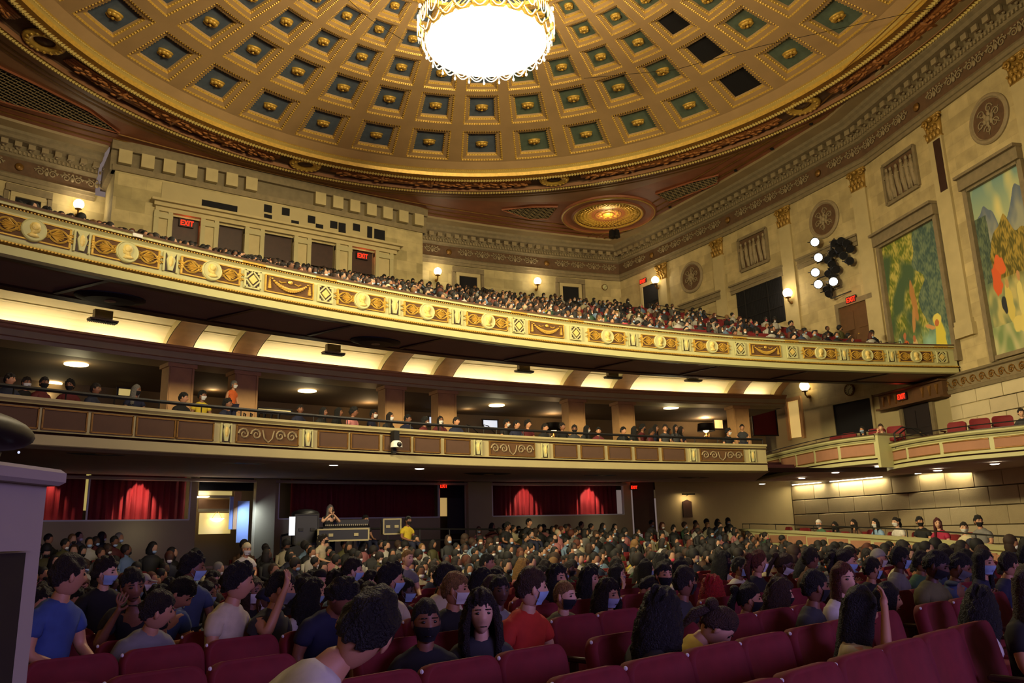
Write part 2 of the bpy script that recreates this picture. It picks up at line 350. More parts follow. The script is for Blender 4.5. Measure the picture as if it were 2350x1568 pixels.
for r0,z0,r1,z1,mi in [(18.95,20.86,18.75,20.74,1),(18.75,20.74,18.45,20.70,2),(18.45,20.7,18.35,20.84,1),(18.35,20.84,18.3,20.90,3),(18.3,20.90,17.2,20.90,3),(17.2,20.90,17.15,20.8,1),(17.15,20.8,16.95,20.74,2),(16.95,20.74,16.8,20.85,2),(16.8,20.85,16.74,21.02,4),(16.74,21.02,16.6,21.12,0),(16.6,21.12,16.56,21.16,4),(16.56,21.16,16.2,21.43,5)]:
    ring(m,r0,z0,r1,z1,mi)
link('rim_moulding',m.mesh('rim_moulding',['dome_cream','ceiling_brown','gold_dark','frieze_red','gold','dome_tan']),CE)
m=MB(); beads(m,18.6,20.67,760,.075,1,(1.1,1.7,1)); beads(m,17.02,20.70,700,.085,1,(1.1,1.9,1)); beads(m,16.62,21.1,1000,.035,1,(1,1.5,1))
link('rope_beading',m.mesh('rope_beading',['gold','gold_pale']),CE,kind='stuff')
# laurel garlands between wreaths
mat('laurel',(176,112,56),.6,noise=.3,scale=6)
gm=MB(); na=10; A=math.radians(40)
for i in range(60):
    a=(i/59-.5)*A; 
    if abs(a)<math.radians(3.4)*0+0: pass
secs=[]; pts=[];rr=[]
for i in range(33):
    t=i/32; a=(t-.5)*math.radians(36); pts.append((17.72*math.sin(a),17.76*math.cos(a),20.86)); rr.append(.13+.24*math.sin(math.pi*min(1,(t if t<.5 else 1-t)*3.2)/2))
for k in range(-2,3):
    gm.tube([(p[0]*(1+k*.006),p[1]*(1+k*.006),p[2]+abs(k)*.02) for p in pts],[r*.42 for r in rr],6,0)
for i in range(110):
    t=random.random();a=(t-.5)*math.radians(35);R_=17.72+random.uniform(-.26,.26)
    gm.ball((R_*math.sin(a),R_*math.cos(a),20.68+random.uniform(0,.08)),.09,5,3,0,sc=(1.9,.8,.5))
for a in (-.155,0,.155): gm.box((17.72*math.sin(a),17.72*math.cos(a),20.80),(.12,.7,.2),0)
GM=gm.mesh('laurel_garland',['laurel','frieze_stone'],True)
m=MB()
m.lathe([(.3,-.02),(.34,-.1),(.46,-.14),(.58,-.1),(.62,-.02)],24,0); m.lathe([(0,-.1),(.1,-.08),(.22,-.03),(.32,-.02)],12,1)
for i in range(16): a=i*math.pi/8; m.ball((.48*math.cos(a),.48*math.sin(a),-.12),.07,5,4,0,sc=(1,1,.7))
WRM=m.mesh('wreath',['gold','frieze_red'],True)
for k in range(8):
    a=k*math.pi/4+math.radians(.2)
    link('wreath',WRM,CE,Matrix.Translation((17.6*math.sin(a),17.75*math.cos(a),20.88))@RZ(-a)@Matrix.Diagonal((1.38,1.2,1.2,1)))
    link('laurel_garland',GM,CE,RZ(-(a+math.pi/8)))
# concentric and border lines on the flat ceiling
m=MB()
for r in (19.25,19.55): ring(m,r,20.84,r+.1,20.82,0,160)
for off,wd in ((2.3,.12),(2.9,.07),(3.5,.05)):
    for pts in (SIDE,MIR,BW):
        sweep(m,pts,[(off,20.835),(off+wd/2,20.79),(off+wd,20.835)],0,(0,0))
link('ceiling_border',m.mesh('ceiling_border',['gold_dark']),CE)
# ---- coffered dome ----
DO=link('dome',None,kind='structure',label='coffered saucer dome in tan and gold with blue coffers')
def dz(r): return 24.14-r*r/98
ROWS=[(15.09,2.62),(12.58,2.34),(10.45,1.98),(8.62,1.66),(7.08,1.38)]
NC=34; DA=2*math.pi/NC
def dp(a,r,up=0):
    sl=r/49; n=math.sqrt(1+sl*sl); rr=r+up*sl/n
    return (rr*math.sin(a),rr*math.cos(a),dz(r)+up/n)
shell=MB(); bounds=[16.25]+[ (ROWS[i][0]+ROWS[i+1][0])/2 for i in range(4)]+[6.3]
def loop(hw,r0,r1,up,n=5):
    L=[]
    for i in range(n): L.append((-hw+2*hw*i/n,r0,up))
    for i in range(n): L.append((hw,r0+(r1-r0)*i/n,up))
    for i in range(n): L.append((hw-2*hw*i/n,r1,up))
    for i in range(n): L.append((-hw,r1+(r0-r1)*i/n,up))
    return L
cof=[];cofdark=[];ros=[]
for k,(R,h) in enumerate(ROWS):
    rb0,rb1=bounds[k],bounds[k+1]; pitch=rb0-rb1
    if k==0: ro0=R+1.03; ro1=R-1.03
    else: ro0=R+pitch*.43; ro1=R-pitch*.43
    mid=(ro0+ro1)/2; hr=(ro0-ro1)/2
    # (half width fraction of the cell, radial fraction, depth, material of the step outwards to it)
    st=[(.385,1.0,0,None),(.360,.94,.06,1),(.288,.75,.10,0),(.272,.71,.20,1),(.262,.685,.28,0)]
    def co(mb,blue):
        loops=[loop(DA*a_,mid+hr*b_,mid-hr*b_,u) for a_,b_,u,_ in st]
        for q in range(len(loops)-1):
            A_,B_=loops[q],loops[q+1];n=len(A_); vs=[dp(*p) for p in A_]+[dp(*p) for p in B_]
            mb.add(vs,[(i,(i+1)%n,n+(i+1)%n,n+i) for i in range(n)],st[q+1][3])
        L=loops[-1]; mb.add([dp(*p) for p in L],[tuple(range(len(L)))],blue)
        # leaf beads on the outer and inner mouldings
        for a_,b_,u,nb,s in ((.372,.97,.03,15,.050),(.280,.73,.15,11,.036)):
            P=loop(DA*a_,mid+hr*b_,mid-hr*b_,u,nb)
            for q,p in enumerate(P):
                v=Vector(dp(*p)); side=(q//nb)%2; sx,sy=(1.0,1.7) if side==0 else (1.7,1.0)
                sc_=s*(R/15)**.6
                vs=[(v.x+sc_*sx,v.y,v.z),(v.x-sc_*sx,v.y,v.z),(v.x,v.y+sc_*sy,v.z),(v.x,v.y-sc_*sy,v.z),(v.x,v.y,v.z-sc_*1.3)]
                mb.add(vs,[(0,2,4),(2,1,4),(1,3,4),(3,0,4)],1)
    a=MB(); co(a,2); cof.append(a.mesh('coffer',['dome_tan','gold','coffer_blue'])); a=MB(); co(a,2); cofdark.append([a.mesh('coffer',['dome_tan','gold','void']),None])
    a=MB(); co(a,2); cofdark[-1][1]=a.mesh('coffer',['dome_tan','gold','coffer_green'])
    rs=hr*.31; a=MB(); sl=math.atan(mid/49)
    a.lathe([(rs*1.1,0),(rs*.95,-.08),(rs*.2,-.1)],16,0)
    for i in range(8):
        t=i*math.pi/4; a.ball((rs*.62*math.cos(t),rs*.62*math.sin(t),-.12),rs*.36,8,6,0,sc=(1,1,.75))
    a.ball((0,0,-.2),rs*.22,6,4,0)
    ros.append(a.mesh('rosette',['gold'],True))
    # shell around the coffers
    for c in range(NC):
        a0=c*DA; A_=[(x+a0,r,u) for x,r,u in loop(DA*.5,rb0,rb1,0)]; B_=[(x+a0,r,u) for x,r,u in loop(DA*.385,mid+hr,mid-hr,0)]; n=len(A_)
        shell.add([dp(*p) for p in A_]+[dp(*p) for p in B_],[(i,(i+1)%n,n+(i+1)%n,n+i) for i in range(n)],0)
        M=RZ(-a0); dark=(c,k) in ((8,0),(8,1),(8,2)); green=c in (4,5,6,7,8,9,10,11) and not dark
        # column 0 on the hall axis; columns count clockwise towards the right wall
        o=link('coffer',cofdark[k][0] if dark else cofdark[k][1] if green else cof[k],DO,M)
        if dark: o['label']='open dark coffer without its rosette'
        if not dark: link('rosette',ros[k],o,Matrix.Translation(dp(0,mid,.29))@Matrix.Rotation(sl,4,'X'))
for (r0,z0,r1,z1,mi) in [(6.3,dz(6.3),6.2,dz(6.3)-.08,1),(6.2,dz(6.3)-.08,6.0,dz(6)-.1,1),(6.0,dz(6)-.1,5.9,dz(6),1),(5.9,dz(6),4.5,dz(4.5),2),(4.5,dz(4.5),4.3,dz(4.5)-.1,1),(4.3,dz(4.5)-.1,0,dz(0),0)]: ring(shell,r0,z0,r1,z1,mi,102)
beads(shell,6.1,dz(6.1)-.12,170,.07,1)
link('dome_shell',shell.mesh('dome_shell',['dome_tan','gold','coffer_blue']),DO)
m=MB()
for i in range(22):
    a=i*2*math.pi/22; M=Matrix.Translation((5.2*math.sin(a),5.2*math.cos(a),dz(5.2)-.06))@RZ(-a)@Matrix.Rotation(math.pi/2,4,'X')
    for f in (-1,1): scroll(m,f*.28,0,.26,0,1.4,.05,f,0,M)
    m.ball((0,0,.0),.12,6,4,0,M)
link('centre_scrollwork',m.mesh('centre_scrollwork',['gold'],True),DO)
# ---- corner ceiling rose ----
CR=Vector((18.5,14.9,20.8))
for sgn in (1,-1):
    c=Matrix.Translation((CR.x*sgn,CR.y,CR.z))
    t=link('ceiling_rose',None,None,c,label='large round gilded ceiling rose with pierced lattice and lit centre' if sgn>0 else 'matching round ceiling rose out of sight on the other side',cat='ceiling rose')
    m=MB(); m.lathe([(3.0,.06),(2.95,-.05),(2.8,-.1),(2.65,-.04),(2.3,-.02),(2.2,-.1),(2.05,-.02),(1.95,.1)],64,0,cap=False); link('outer_ring',m.mesh('rose_ring',['ceiling_red']),t)
    m=MB(); m.lathe([(2.2,-.06),(2.1,-.14),(2.0,-.06)],64,0,cap=False); m.lathe([(.85,.12),(.8,.02),(.72,.1)],32,0,cap=False); m.lathe([(2.93,-.02),(2.86,-.12),(2.8,-.06)],64,0,cap=False); link('gold_beading',m.mesh('rose_gold',['gold'],True),t)
    m=MB()
    for i in range(48):
        for d in (-1,1):
            P=[((.8+1.22*q/7)*math.cos(i*math.pi/24+d*q*.055),(.8+1.22*q/7)*math.sin(i*math.pi/24+d*q*.055),.1-.1*q/7) for q in range(8)]
            m.tube(P,[.028+.004*q for q in range(8)],4,0)
    link('lattice',m.mesh('rose_lattice',['gold'],True),t,kind='stuff')
    m=MB(); m.lathe([(0,.28),(2.0,.28)],32,0,cap=False); link('backing',m.mesh('rose_back',['ceiling_brown']),t)
    m=MB(); m.lathe([(0,-.02),(.3,0),(.42,.06)],24,0)
    for i in range(10): a=i*math.pi/5; scroll(m,0,0,.12,0,1.3,.03,1,0,Matrix.Translation((.58*math.cos(a),.58*math.sin(a),.05))@Matrix.Rotation(math.pi/2,4,'X'))
    link('centre_boss',m.mesh('rose_boss',['gold'],True),t)
    light('rose_light','POINT',(0,0,-.55),90 if sgn>0 else 20,(1,.75,.3),.25,parent=t)
# hanging cluster under the rose
t=link('hanging_loudspeaker_cluster',None,None,T(18.15,14.05,19.2),label='small dark loudspeaker cluster hanging on chains below the gilded ceiling rose',cat='loudspeaker')
m=MB()
for a in range(4): m.box((.18*math.cos(a*1.57),.18*math.sin(a*1.57),0),(.3,.3,.42),0,taper=.8)
link('cabinet',m.mesh('speaker_cluster',['black_metal']),t)
m=MB(); 
for x,y in ((-.25,-.2),(.25,-.2),(0,.28)): m.tube([(x*.4,y*.4,.2),(x,y,1.55)],.012,4)
link('chain',m.mesh('speaker_chain',['gold_dark']),t)
# lattice grilles on the flat ceiling
def grille(nm,tri,lab):
    m=MB(); P=[Vector(p) for p in tri]; z=20.80
    m.add([(p.x,p.y,z) for p in P],[tuple(range(len(P)))],0)
    t=link('ceiling_grille',m.mesh('grille_back',['void']),None,label=lab,cat='grille')
    g=MB(); xs=[p.x for p in P];ys=[p.y for p in P]
    def clip(o,d):
        ts=[]
        for a,b in zip(P,P[1:]+P[:1]):
            e=b-a; det=d.x*-e.y+e.x*d.y
            if abs(det)<1e-9: continue
            q=a-o; t_=(q.x*-e.y+e.x*q.y)/det; u=(d.x*q.y-d.y*q.x)/det
            if -1e-9<=u<=1+1e-9: ts.append(t_)
        return (min(ts),max(ts)) if len(ts)>1 else None
    c=sum(P,Vector((0,0)))/len(P)
    for ang in (.6,2.1):
        d=Vector((math.cos(ang),math.sin(ang))); nn=Vector((-d.y,d.x))
        for k in range(-40,41):
            o=c+nn*k*.22; r=clip(o,d)
            if r and r[1]-r[0]>.1: g.tube([(*(o+d*r[0]),z-.03),(*(o+d*r[1]),z-.03)],.02,4)
    if g.v: link('lattice',g.mesh('grille_lattice',['ceiling_olive']),t,kind='stuff')
    f=MB(); f.tube([(p.x,p.y,z-.02) for p in P],.06,4,closed=True); link('grille_frame',f.mesh('grille_frame',['ceiling_red']),t)
grille('a',[(18.7,10.9),(20.3,11.4),(20.7,8.0),(19.9,7.2),(19.3,8.6)],'dark triangular lattice grille in the ceiling between the gilded rose and right wall cornice')
grille('b',[(12.3,17.5),(13.6,16.2),(14.9,15.4),(15.6,17.2),(14.6,17.9)],'dark triangular lattice grille in the ceiling beside the gilded rose, towards the projection booth')
grille('c',[(-8.7,18.9),(-10.2,17.4),(-12.4,16.1),(-16,14.2),(-17.5,17.4),(-13.2,18.5)],'long dark lattice grille in the ceiling over the upper left corner of the photo')
# sprinkler dots on the ceiling border
m=MB(); m.lathe([(0,-.05),(.09,-.05),(.1,0)],10,0); SP=m.mesh('ceiling_hole',['void'])
for i,(p,n) in enumerate(chain(SIDE,3.5,31,2.9)): link('ceiling_vent',SP,CE,Matrix.Translation((p.x+n.x*2.15,p.y+n.y*2.15,20.83)))
# ================= SIDE WALL FEATURES =================
m=MB(); m.box((0,0,0),(.82,.2,8.3),0); PIL=m.mesh('pilaster_shaft',['stone'])
m=MB()
m.box((0,0,.5),(1.0,.34,.08),0); m.box((0,0,-.48),(.86,.24,.06),0)
m.poly([(-.38,-.45),(.38,-.45),(.44,.45),(-.44,.45)],-.12,.1,0)
for f in (-1,1): scroll(m,f*.36,.3,.17,0,1.5,.05,f,-.16); m.ball((f*.36,-.2,.3),.06,6,4)
for r_,z,n,s in ((0,-.32,4,.13),(0,-.08,3,.15)):
    for i in range(n): x=(i-(n-1)/2)*.22; m.ball((x,-.15,z),s,6,5,0,sc=(.75,.6,1.3)); m.ball((x,-.25,z+s*.9),s*.45,5,4,0)
m.ball((0,-.2,.4),.11,6,5,0); mat('capital_gold',(176,138,66),.45,metal=.35,noise=.3,scale=9); CAPM=m.mesh('capital',['capital_gold'],True)
for i,(px,py,lab) in enumerate([(1520,622,'stone pilaster with gold capital nearest the far corner, beside a lit globe'),(1648,575,'second stone pilaster with gold capital from the far corner, left of the relief'),(1800,500,'stone pilaster with gold capital beside the barred window and bright globe sconce'),(1970,415,'stone pilaster with gold capital left of the narrower mural'),(2145,291,'stone pilaster with gold capital and dark slot between the two murals'),(2338,150,'stone pilaster with gold capital at the upper right photo edge')]):
    F=fside(px,py,.02,17.98); t=link('pilaster',None,None,F,label=lab,cat='pilaster')
    link('shaft',PIL,t,T(0,0,-4.65)); link('capital',CAPM,t)
    if i==4: a=MB(); a.box((0,0,0),(.4,.06,2.3),0); link('dark_slot',a.mesh('slot',['wood_dark']),t,T(.12,-.1,-1.75))
    if i>=4: a=MB(); a.box((0,0,0),(1.1,.4,.5),0); a.box((0,0,.35),(.95,.3,.2),0); link('plinth',a.mesh('plinth',['stone']),t,T(0,0,-8.9))
# round medallions
def medallion(px,py,lab):
    F=fside(px,py,.0,16.87); t=link('wall_medallion',None,None,F,label=lab,cat='medallion')
    RX=Matrix.Rotation(math.pi/2,4,'X')
    m=MB(); m.lathe([(1.0,0),(1.0,.07),(.94,.12),(.86,.12),(.82,.06),(.8,.05)],40,0,RX,cap=False); link('rim',m.mesh('medallion_rim',['relief_stone']),t)
    m=MB(); m.lathe([(.82,.05),(0,.05)],40,0,RX,cap=False); link('field',m.mesh('medallion_field',['frieze_red']),t)
    m=MB()
    for k in range(6):
        a=k*math.pi/3+.3; scroll(m,.42*math.cos(a),.42*math.sin(a),.2,0,1.3,.028,1 if k%2 else -1,-.07)
        m.ball((.2*math.cos(a),-.08,.2*math.sin(a)),.1,6,4,0,sc=(1,.4,1.3)); m.tube([(.1*math.cos(a),-.07,.1*math.sin(a)),(.66*math.cos(a+.15),-.07,.66*math.sin(a+.15))],[.045,.015],4)
    m.ball((0,-.1,0),.14,8,5,0,sc=(1,.5,1)); link('relief',m.mesh('medallion_relief',['relief_stone'],True),t)
medallion(1588,637,'round brown wall medallion nearest the far corner, above the balcony stairs')
medallion(1892,504,'round brown wall medallion just above the cluster of lit spotlights')
medallion(2270,266,'largest round brown wall medallion, above the wider mural at right')
# carved rectangular reliefs of standing figures
def figrelief(px,py,lab):
    F=fside(px,py,.0,16.93); t=link('carved_relief',None,None,F,label=lab,cat='relief')
    m=MB(); W_,H_=2.2,1.9
    for c,d in (((0,-.05,H_/2),(W_,.14,.16)),((0,-.05,-H_/2),(W_,.14,.16)),((-W_/2,-.05,0),(.16,.14,H_)),((W_/2,-.05,0),(.16,.14,H_))): m.box(c,d,0)
    link('frame',m.mesh('relief_frame',['frieze_stone']),t)
    m=MB(); m.box((0,0,0),(W_,.04,H_),0); link('field',m.mesh('relief_field',['frieze_red']),t)
    m=MB(); rr=random.Random(px)
    for k in range(6):
        x=-.85+k*.34+rr.uniform(-.05,.05); z=rr.uniform(-.05,.08)
        m.ball((x,-.1,z+.58),.1,6,5,0,sc=(.9,.7,1.15)); m.tube([(x,-.08,z+.48),(x+rr.uniform(-.04,.04),-.09,z+.15),(x,-.08,-.3),(x+rr.uniform(-.05,.05),-.06,-.82)],[.08,.13,.12,.07],6)
        m.tube([(x-.1,-.1,z+.4),(x-.2*rr.choice((-1,1)),-.13,z+.2),(x+.12,-.12,z+.28)],.035,4); m.tube([(x+.08,-.08,-.2),(x+.12,-.05,-.85)],[.08,.05],4)
    link('figures',m.mesh('relief_figures',['relief_stone'],True),t)
figrelief(1730,575,'carved stone relief of standing figures above the barred dark window')
figrelief(2068,400,'carved stone relief of standing figures above the narrower mural')
# lintels (stepped mouldings above openings)
def lintel(px,py,w_,z,lab,h=.55,mats='frieze_stone'):
    F=fside(px,py,0,z); m=MB(); m.box((0,-.05,0),(w_,.16,h),0); m.box((0,-.1,h/2-.05),(w_+.1,.26,.1),0); m.box((0,-.08,-.06),(w_+.02,.2,.05),0)
    link('stone_lintel',m.mesh('lintel',[mats]),None,F,label=lab,cat='lintel')
lintel(1610,715,3.6,15.1,'brown moulded stone lintel above the balcony stairs near the corner')
lintel(1737,642,4.1,15.1,'brown moulded stone lintel above the barred dark window')
lintel(1900,590,4.0,15.1,'brown moulded stone lintel behind the cluster of spotlights')
# barred dark window
F=fside(1744,690,0,13.6); t=link('window_1',None,None,F,kind='structure')
m=MB(); m.box((0,-.03,0),(3.5,.06,2.5),0); link('dark_panel',m.mesh('w1',['void']),t)
m=MB()
for i in range(29): m.box((-1.68+i*.12,-.08,0),(.02,.02,2.46),0)
for z in (-1.2,-.4,.4,1.2): m.box((0,-.09,z),(3.46,.03,.03),0)
for x in (-1.0,.75): m.box((x,-.1,0),(.06,.05,2.5),0)
link('grille_bars',m.mesh('w1b',['black_metal']),t,kind='stuff')
# exit sign builder
def stroke(mb,segs,s,x0,mi,M=None):
    for a,b in segs:
        dx,dz_=b[0]-a[0],b[1]-a[1]; L=math.hypot(dx,dz_); R=Matrix.Translation((x0+(a[0]+b[0])/2*s,0,(a[1]+b[1])/2*s))@Matrix.Rotation(-math.atan2(dz_,dx),4,'Y')
        mb.box((0,0,0),((L+.16)*s,.02,.16*s),mi,(M@R) if M is not None else R)
GL={'E':[((0,0),(0,1)),((0,0),(.55,0)),((0,.5),(.45,.5)),((0,1),(.55,1))],'X':[((0,0),(.6,1)),((0,1),(.6,0))],'I':[((.1,0),(.1,1))],'T':[((0,1),(.6,1)),((.3,0),(.3,1))]}
m=MB(); x=-.235
for ch,wd in (('E',.15),('X',.16),('I',.075),('T',.13)): stroke(m,GL[ch],.2,x,0,T(0,-.045,-.1)); x+=wd
EXM=m.mesh('exit_letters',['exit_red']); m=MB(); m.box((0,0,0),(.62,.08,.34),0); EXB=m.mesh('exit_box',['door_dark'])
def exitsign(F,lab,s=1.0,glow=6):
    t=link('exit_sign',None,None,F@Matrix.Scale(s,4),label=lab,cat='exit sign'); link('housing',EXB,t); link('letters',EXM,t)
    light('exit_glow','POINT',(0,-.2,0),glow*.5,(1,.1,.04),.1,parent=t)
# doors
def door(F,w_,h,nm,leaf='door_dark',frame_='stone',depth=.12,panels=True):
    t=link(nm,None,None,F,kind='structure')
    m=MB(); m.box((-w_/2-.1,-depth/2,h/2),(.2,depth,h+.0),0); m.box((w_/2+.1,-depth/2,h/2),(.2,depth,h),0); m.box((0,-depth/2,h+.12),(w_+.4,depth*1.15,.24),0); link('door_frame',m.mesh('door_frame',[frame_]),t)
    m=MB(); m.box((0,-.02,h/2),(w_,.04,h),0)
    if panels:
        for x in (-w_/4,w_/4):
            for z in (h*.3,h*.72): m.box((x,-.05,z),(w_*.38,.03,h*.34),0)
    l=link('door_leaf',m.mesh('door_leaf',[leaf]),t); m=MB(); m.ball((w_*.05,-.08,h*.45),.04,6,4); link('door_handle',m.mesh('door_handle',['gold']),l)
    return t
F=fside(1497,700,0,14.9); door(F,1.5,2.55,'door_1','void','stone')
exitsign(fside(1478,646,.08),'red lit EXIT sign above the door nearest the upper right corner of the hall',1.0)
F=fside(1967,740,0,9.3); door(F,1.9,2.75,'door_2','panel_brown','frieze_stone')
exitsign(fside(1957,688,.1),'red lit EXIT sign above the balcony door under the spotlight cluster',1.0)
# wall sconces with glowing globes
m=MB(); m.lathe([(0,-.3),(.06,-.28),(.1,-.22),(.06,-.12),(0,-.1)],8,0,Matrix.Rotation(math.pi/2,4,'X')@T(0,0,.12)); m.tube([(0,-.02,-.42),(0,-.18,-.46),(0,-.3,-.34),(0,-.3,-.2)],[.05,.04,.04,.05],6); m.lathe([(.03,-.2),(.16,-.17),(.16,-.14),(.05,-.13)],12,0,T(0,-.3,0)); m.ball((0,-.04,-.42),.1,8,6); SBR=m.mesh('sconce_bracket',['gold_dark'],True)
m=MB(); m.ball((0,-.3,.1),.25,14,10); SGL=m.mesh('sconce_globe',['glow_warm'],True)
def sconce(F,lab,e=70):
    t=link('globe_sconce',None,None,F,label=lab,cat='wall lamp'); link('bracket',SBR,t); link('globe',SGL,t); light('sconce_light','POINT',(0,-.42,.12),e*2.2,(1,.86,.6),.26,parent=t)
sconce(fside(1513,648,.05),'bright globe sconce beside the EXIT door in the far right corner')
sconce(fside(1819,678,.05),'bright globe sconce right of the barred dark window')
sconce(fside(1858,892,.05),'globe sconce on a dark curved arm under the balcony, left of the clock',22)
# murals: plain generic landscapes of the same size and colours
def mural(A,B,z0,z1,w_px,seed,lab,big):
    A=Vector(A);B=Vector(B);d=B-A;n=Vector((-d.y,d.x)).normalized()
    if n.x>0:n=-n
    C_=(A+B)/2+n*.08; W_=d.length;H_=z1-z0; F=frame((C_.x,C_.y,(z0+z1)/2),n)
    t=link('mural',None,None,F,label=lab,cat='mural'); NX,NY=190,int(190*H_/W_); vs=[];cs=[]
    r=np.random.RandomState(seed); ph=r.rand(12,4)*6.28
    def nz(x,y,f,k=0): return sum(math.sin(x*f*(1+.6*i)+ph[(i+k)%12][0]+2*math.sin(y*f*.7+ph[(i+k)%12][2]))*math.cos(y*f*(1+.5*i)+ph[(i+k)%12][1]+1.5*math.sin(x*f*.6+ph[(i+k)%12][3]))/(1+i) for i in range(4))
    def mixc(a,b,t_): t_=max(0,min(1,t_)); return [a[i]*(1-t_)+b[i]*t_ for i in range(3)]
    def blob(c,u,v,cu,cv,ru,rv,col,rot=0):
        x=(u-cu);y=(v-cv); x,y=x*math.cos(rot)+y*math.sin(rot),-x*math.sin(rot)+y*math.cos(rot); q=(x/ru)**2+(y/rv)**2+.25*nz(u,v,30,3)
        return mixc(col,c,(q-.8)*4) if q<1.1 else c
    for j in range(NY+1):
        for i in range(NX+1):
            u=i/NX; v=j/NY; vs.append(((u-.5)*W_,0,(v-.5)*H_))
            if big:
                c=mixc((196,190,120),(120,150,140),(v-.6)*2.5); c=mixc(c,(214,200,130),nz(u,v,9)*.6)
                mt=.80+.07*math.sin(u*9)+.04*nz(u,0,12); 
                if v<mt: c=mixc((96,108,124),(150,150,130),(mt-v)*6+.2*nz(u,v,25))
                tr=.74+.05*nz(u,0,8)-abs(u-.55)*.25
                if v<tr: c=mixc((84,78,28),(164,138,58),.5+.5*nz(u,v,26)+.5*nz(v,u,75))
                if u<.22+.05*nz(0,v,14) and v<.82: c=mixc((56,72,64),(104,116,86),.5+nz(u,v,30)*.4+.4*nz(v,u,80))
                if v<.42: c=mixc(c,mixc((120,130,90),(190,176,110),.5+nz(u,v,18)*.6),(.46-v)*12)
                if v<.16: c=mixc((186,180,130),(120,140,90),.5+nz(u,v,14)*.6)
                c=blob(c,u,v,.24,.42,.09,.10,(214,92,44),.5); c=blob(c,u,v,.34,.50,.10,.055,(218,100,48),-.3)
                c=blob(c,u,v,.40,.26,.07,.12,(206,186,96)); c=blob(c,u,v,.41,.385,.035,.03,(190,150,90)); c=blob(c,u,v,.30,.27,.05,.06,(40,44,52),.6)
                c=blob(c,u,v,.62,.26,.06,.12,(216,200,120)); c=blob(c,u,v,.63,.40,.03,.03,(190,140,90)); c=blob(c,u,v,.55,.14,.16,.05,(216,196,110))
            else:
                c=mixc((96,110,34),(186,172,84),.5+nz(u,v,22)*.5+.5*nz(v,u,70)); c=mixc(c,(70,92,60),(nz(u,v,8,2)+.1)*1.2)
                if u>.62+.08*nz(0,v,10): c=mixc((62,84,78),(112,128,98),.5+nz(u,v,24)*.4+.4*nz(v,u,75))
                c=blob(c,u,v,.44,.50,.045,.17,(176,124,66),.15); c=blob(c,u,v,.40,.36,.03,.10,(186,134,76),-.3)
                if v<.30: c=mixc(c,mixc((150,190,170),(126,160,130),.5+nz(u,v,14)*.6),(.30-v)*8*(1 if .5<u<.85 else .25))
                c=blob(c,u,v,.20,.13,.06,.12,(218,96,40)); c=blob(c,u,v,.20,.26,.028,.03,(184,110,70)); c=blob(c,u,v,.12,.16,.045,.10,(150,176,150),.3)
                c=blob(c,u,v,.36,.12,.07,.09,(206,176,120)); c=blob(c,u,v,.42,.05,.20,.055,(128,42,34)); c=blob(c,u,v,.36,.22,.025,.025,(180,110,70))
                c=blob(c,u,v,.80,.15,.085,.16,(214,196,70)); c=blob(c,u,v,.78,.295,.08,.045,(226,204,96)); c=blob(c,u,v,.77,.27,.035,.025,(190,110,60)); c=blob(c,u,v,.66,.26,.09,.018,(206,150,90),-.25)
            cs.append((*lin(c),1))
    fs=[(j*(NX+1)+i,j*(NX+1)+i+1,(j+1)*(NX+1)+i+1,(j+1)*(NX+1)+i) for j in range(NY) for i in range(NX)]
    m=MB(); m.add(vs,fs); link('painting',m.mesh('mural_painting',['mural_mat'],col=cs),t)
    m=MB(); f=.22
    for c,dd in (((-W_/2-f/2,-.05,0),(f,.24,H_+2*f)),((W_/2+f/2,-.05,0),(f,.24,H_+2*f)),((0,-.05,H_/2+f/2),(W_+.1,.24,f)),((0,-.02,-H_/2-.08),(W_+.3,.16,.16))): m.box(c,dd,0)
    m.box((0,-.12,H_/2+f+.14),(W_+.5,.36,.5),1); m.box((0,-.2,H_/2+f+.42),(W_+.55,.5,.12),1)
    link('mural_frame',m.mesh('mural_frame',['frieze_stone','frieze_stone']),t)
    return t
S4=(Vector(SIDE[4]),Vector(SIDE[5])); d4=S4[1]-S4[0]
mural(S4[0]+d4*.075,S4[0]+d4*.76,8.2,14.15,0,3,'narrower mural of trees with figures in orange and yellow robes, left of the wider mural',False)
S5=(Vector(SIDE[5]),Vector(SIDE[6])); d5=(S5[1]-S5[0]).normalized()
mural(S5[0]+d5*.78,S5[0]+d5*3.35,7.75,14.45,0,8,'wider mural of mountains, trees and an orange cloak at the right photo edge',True)
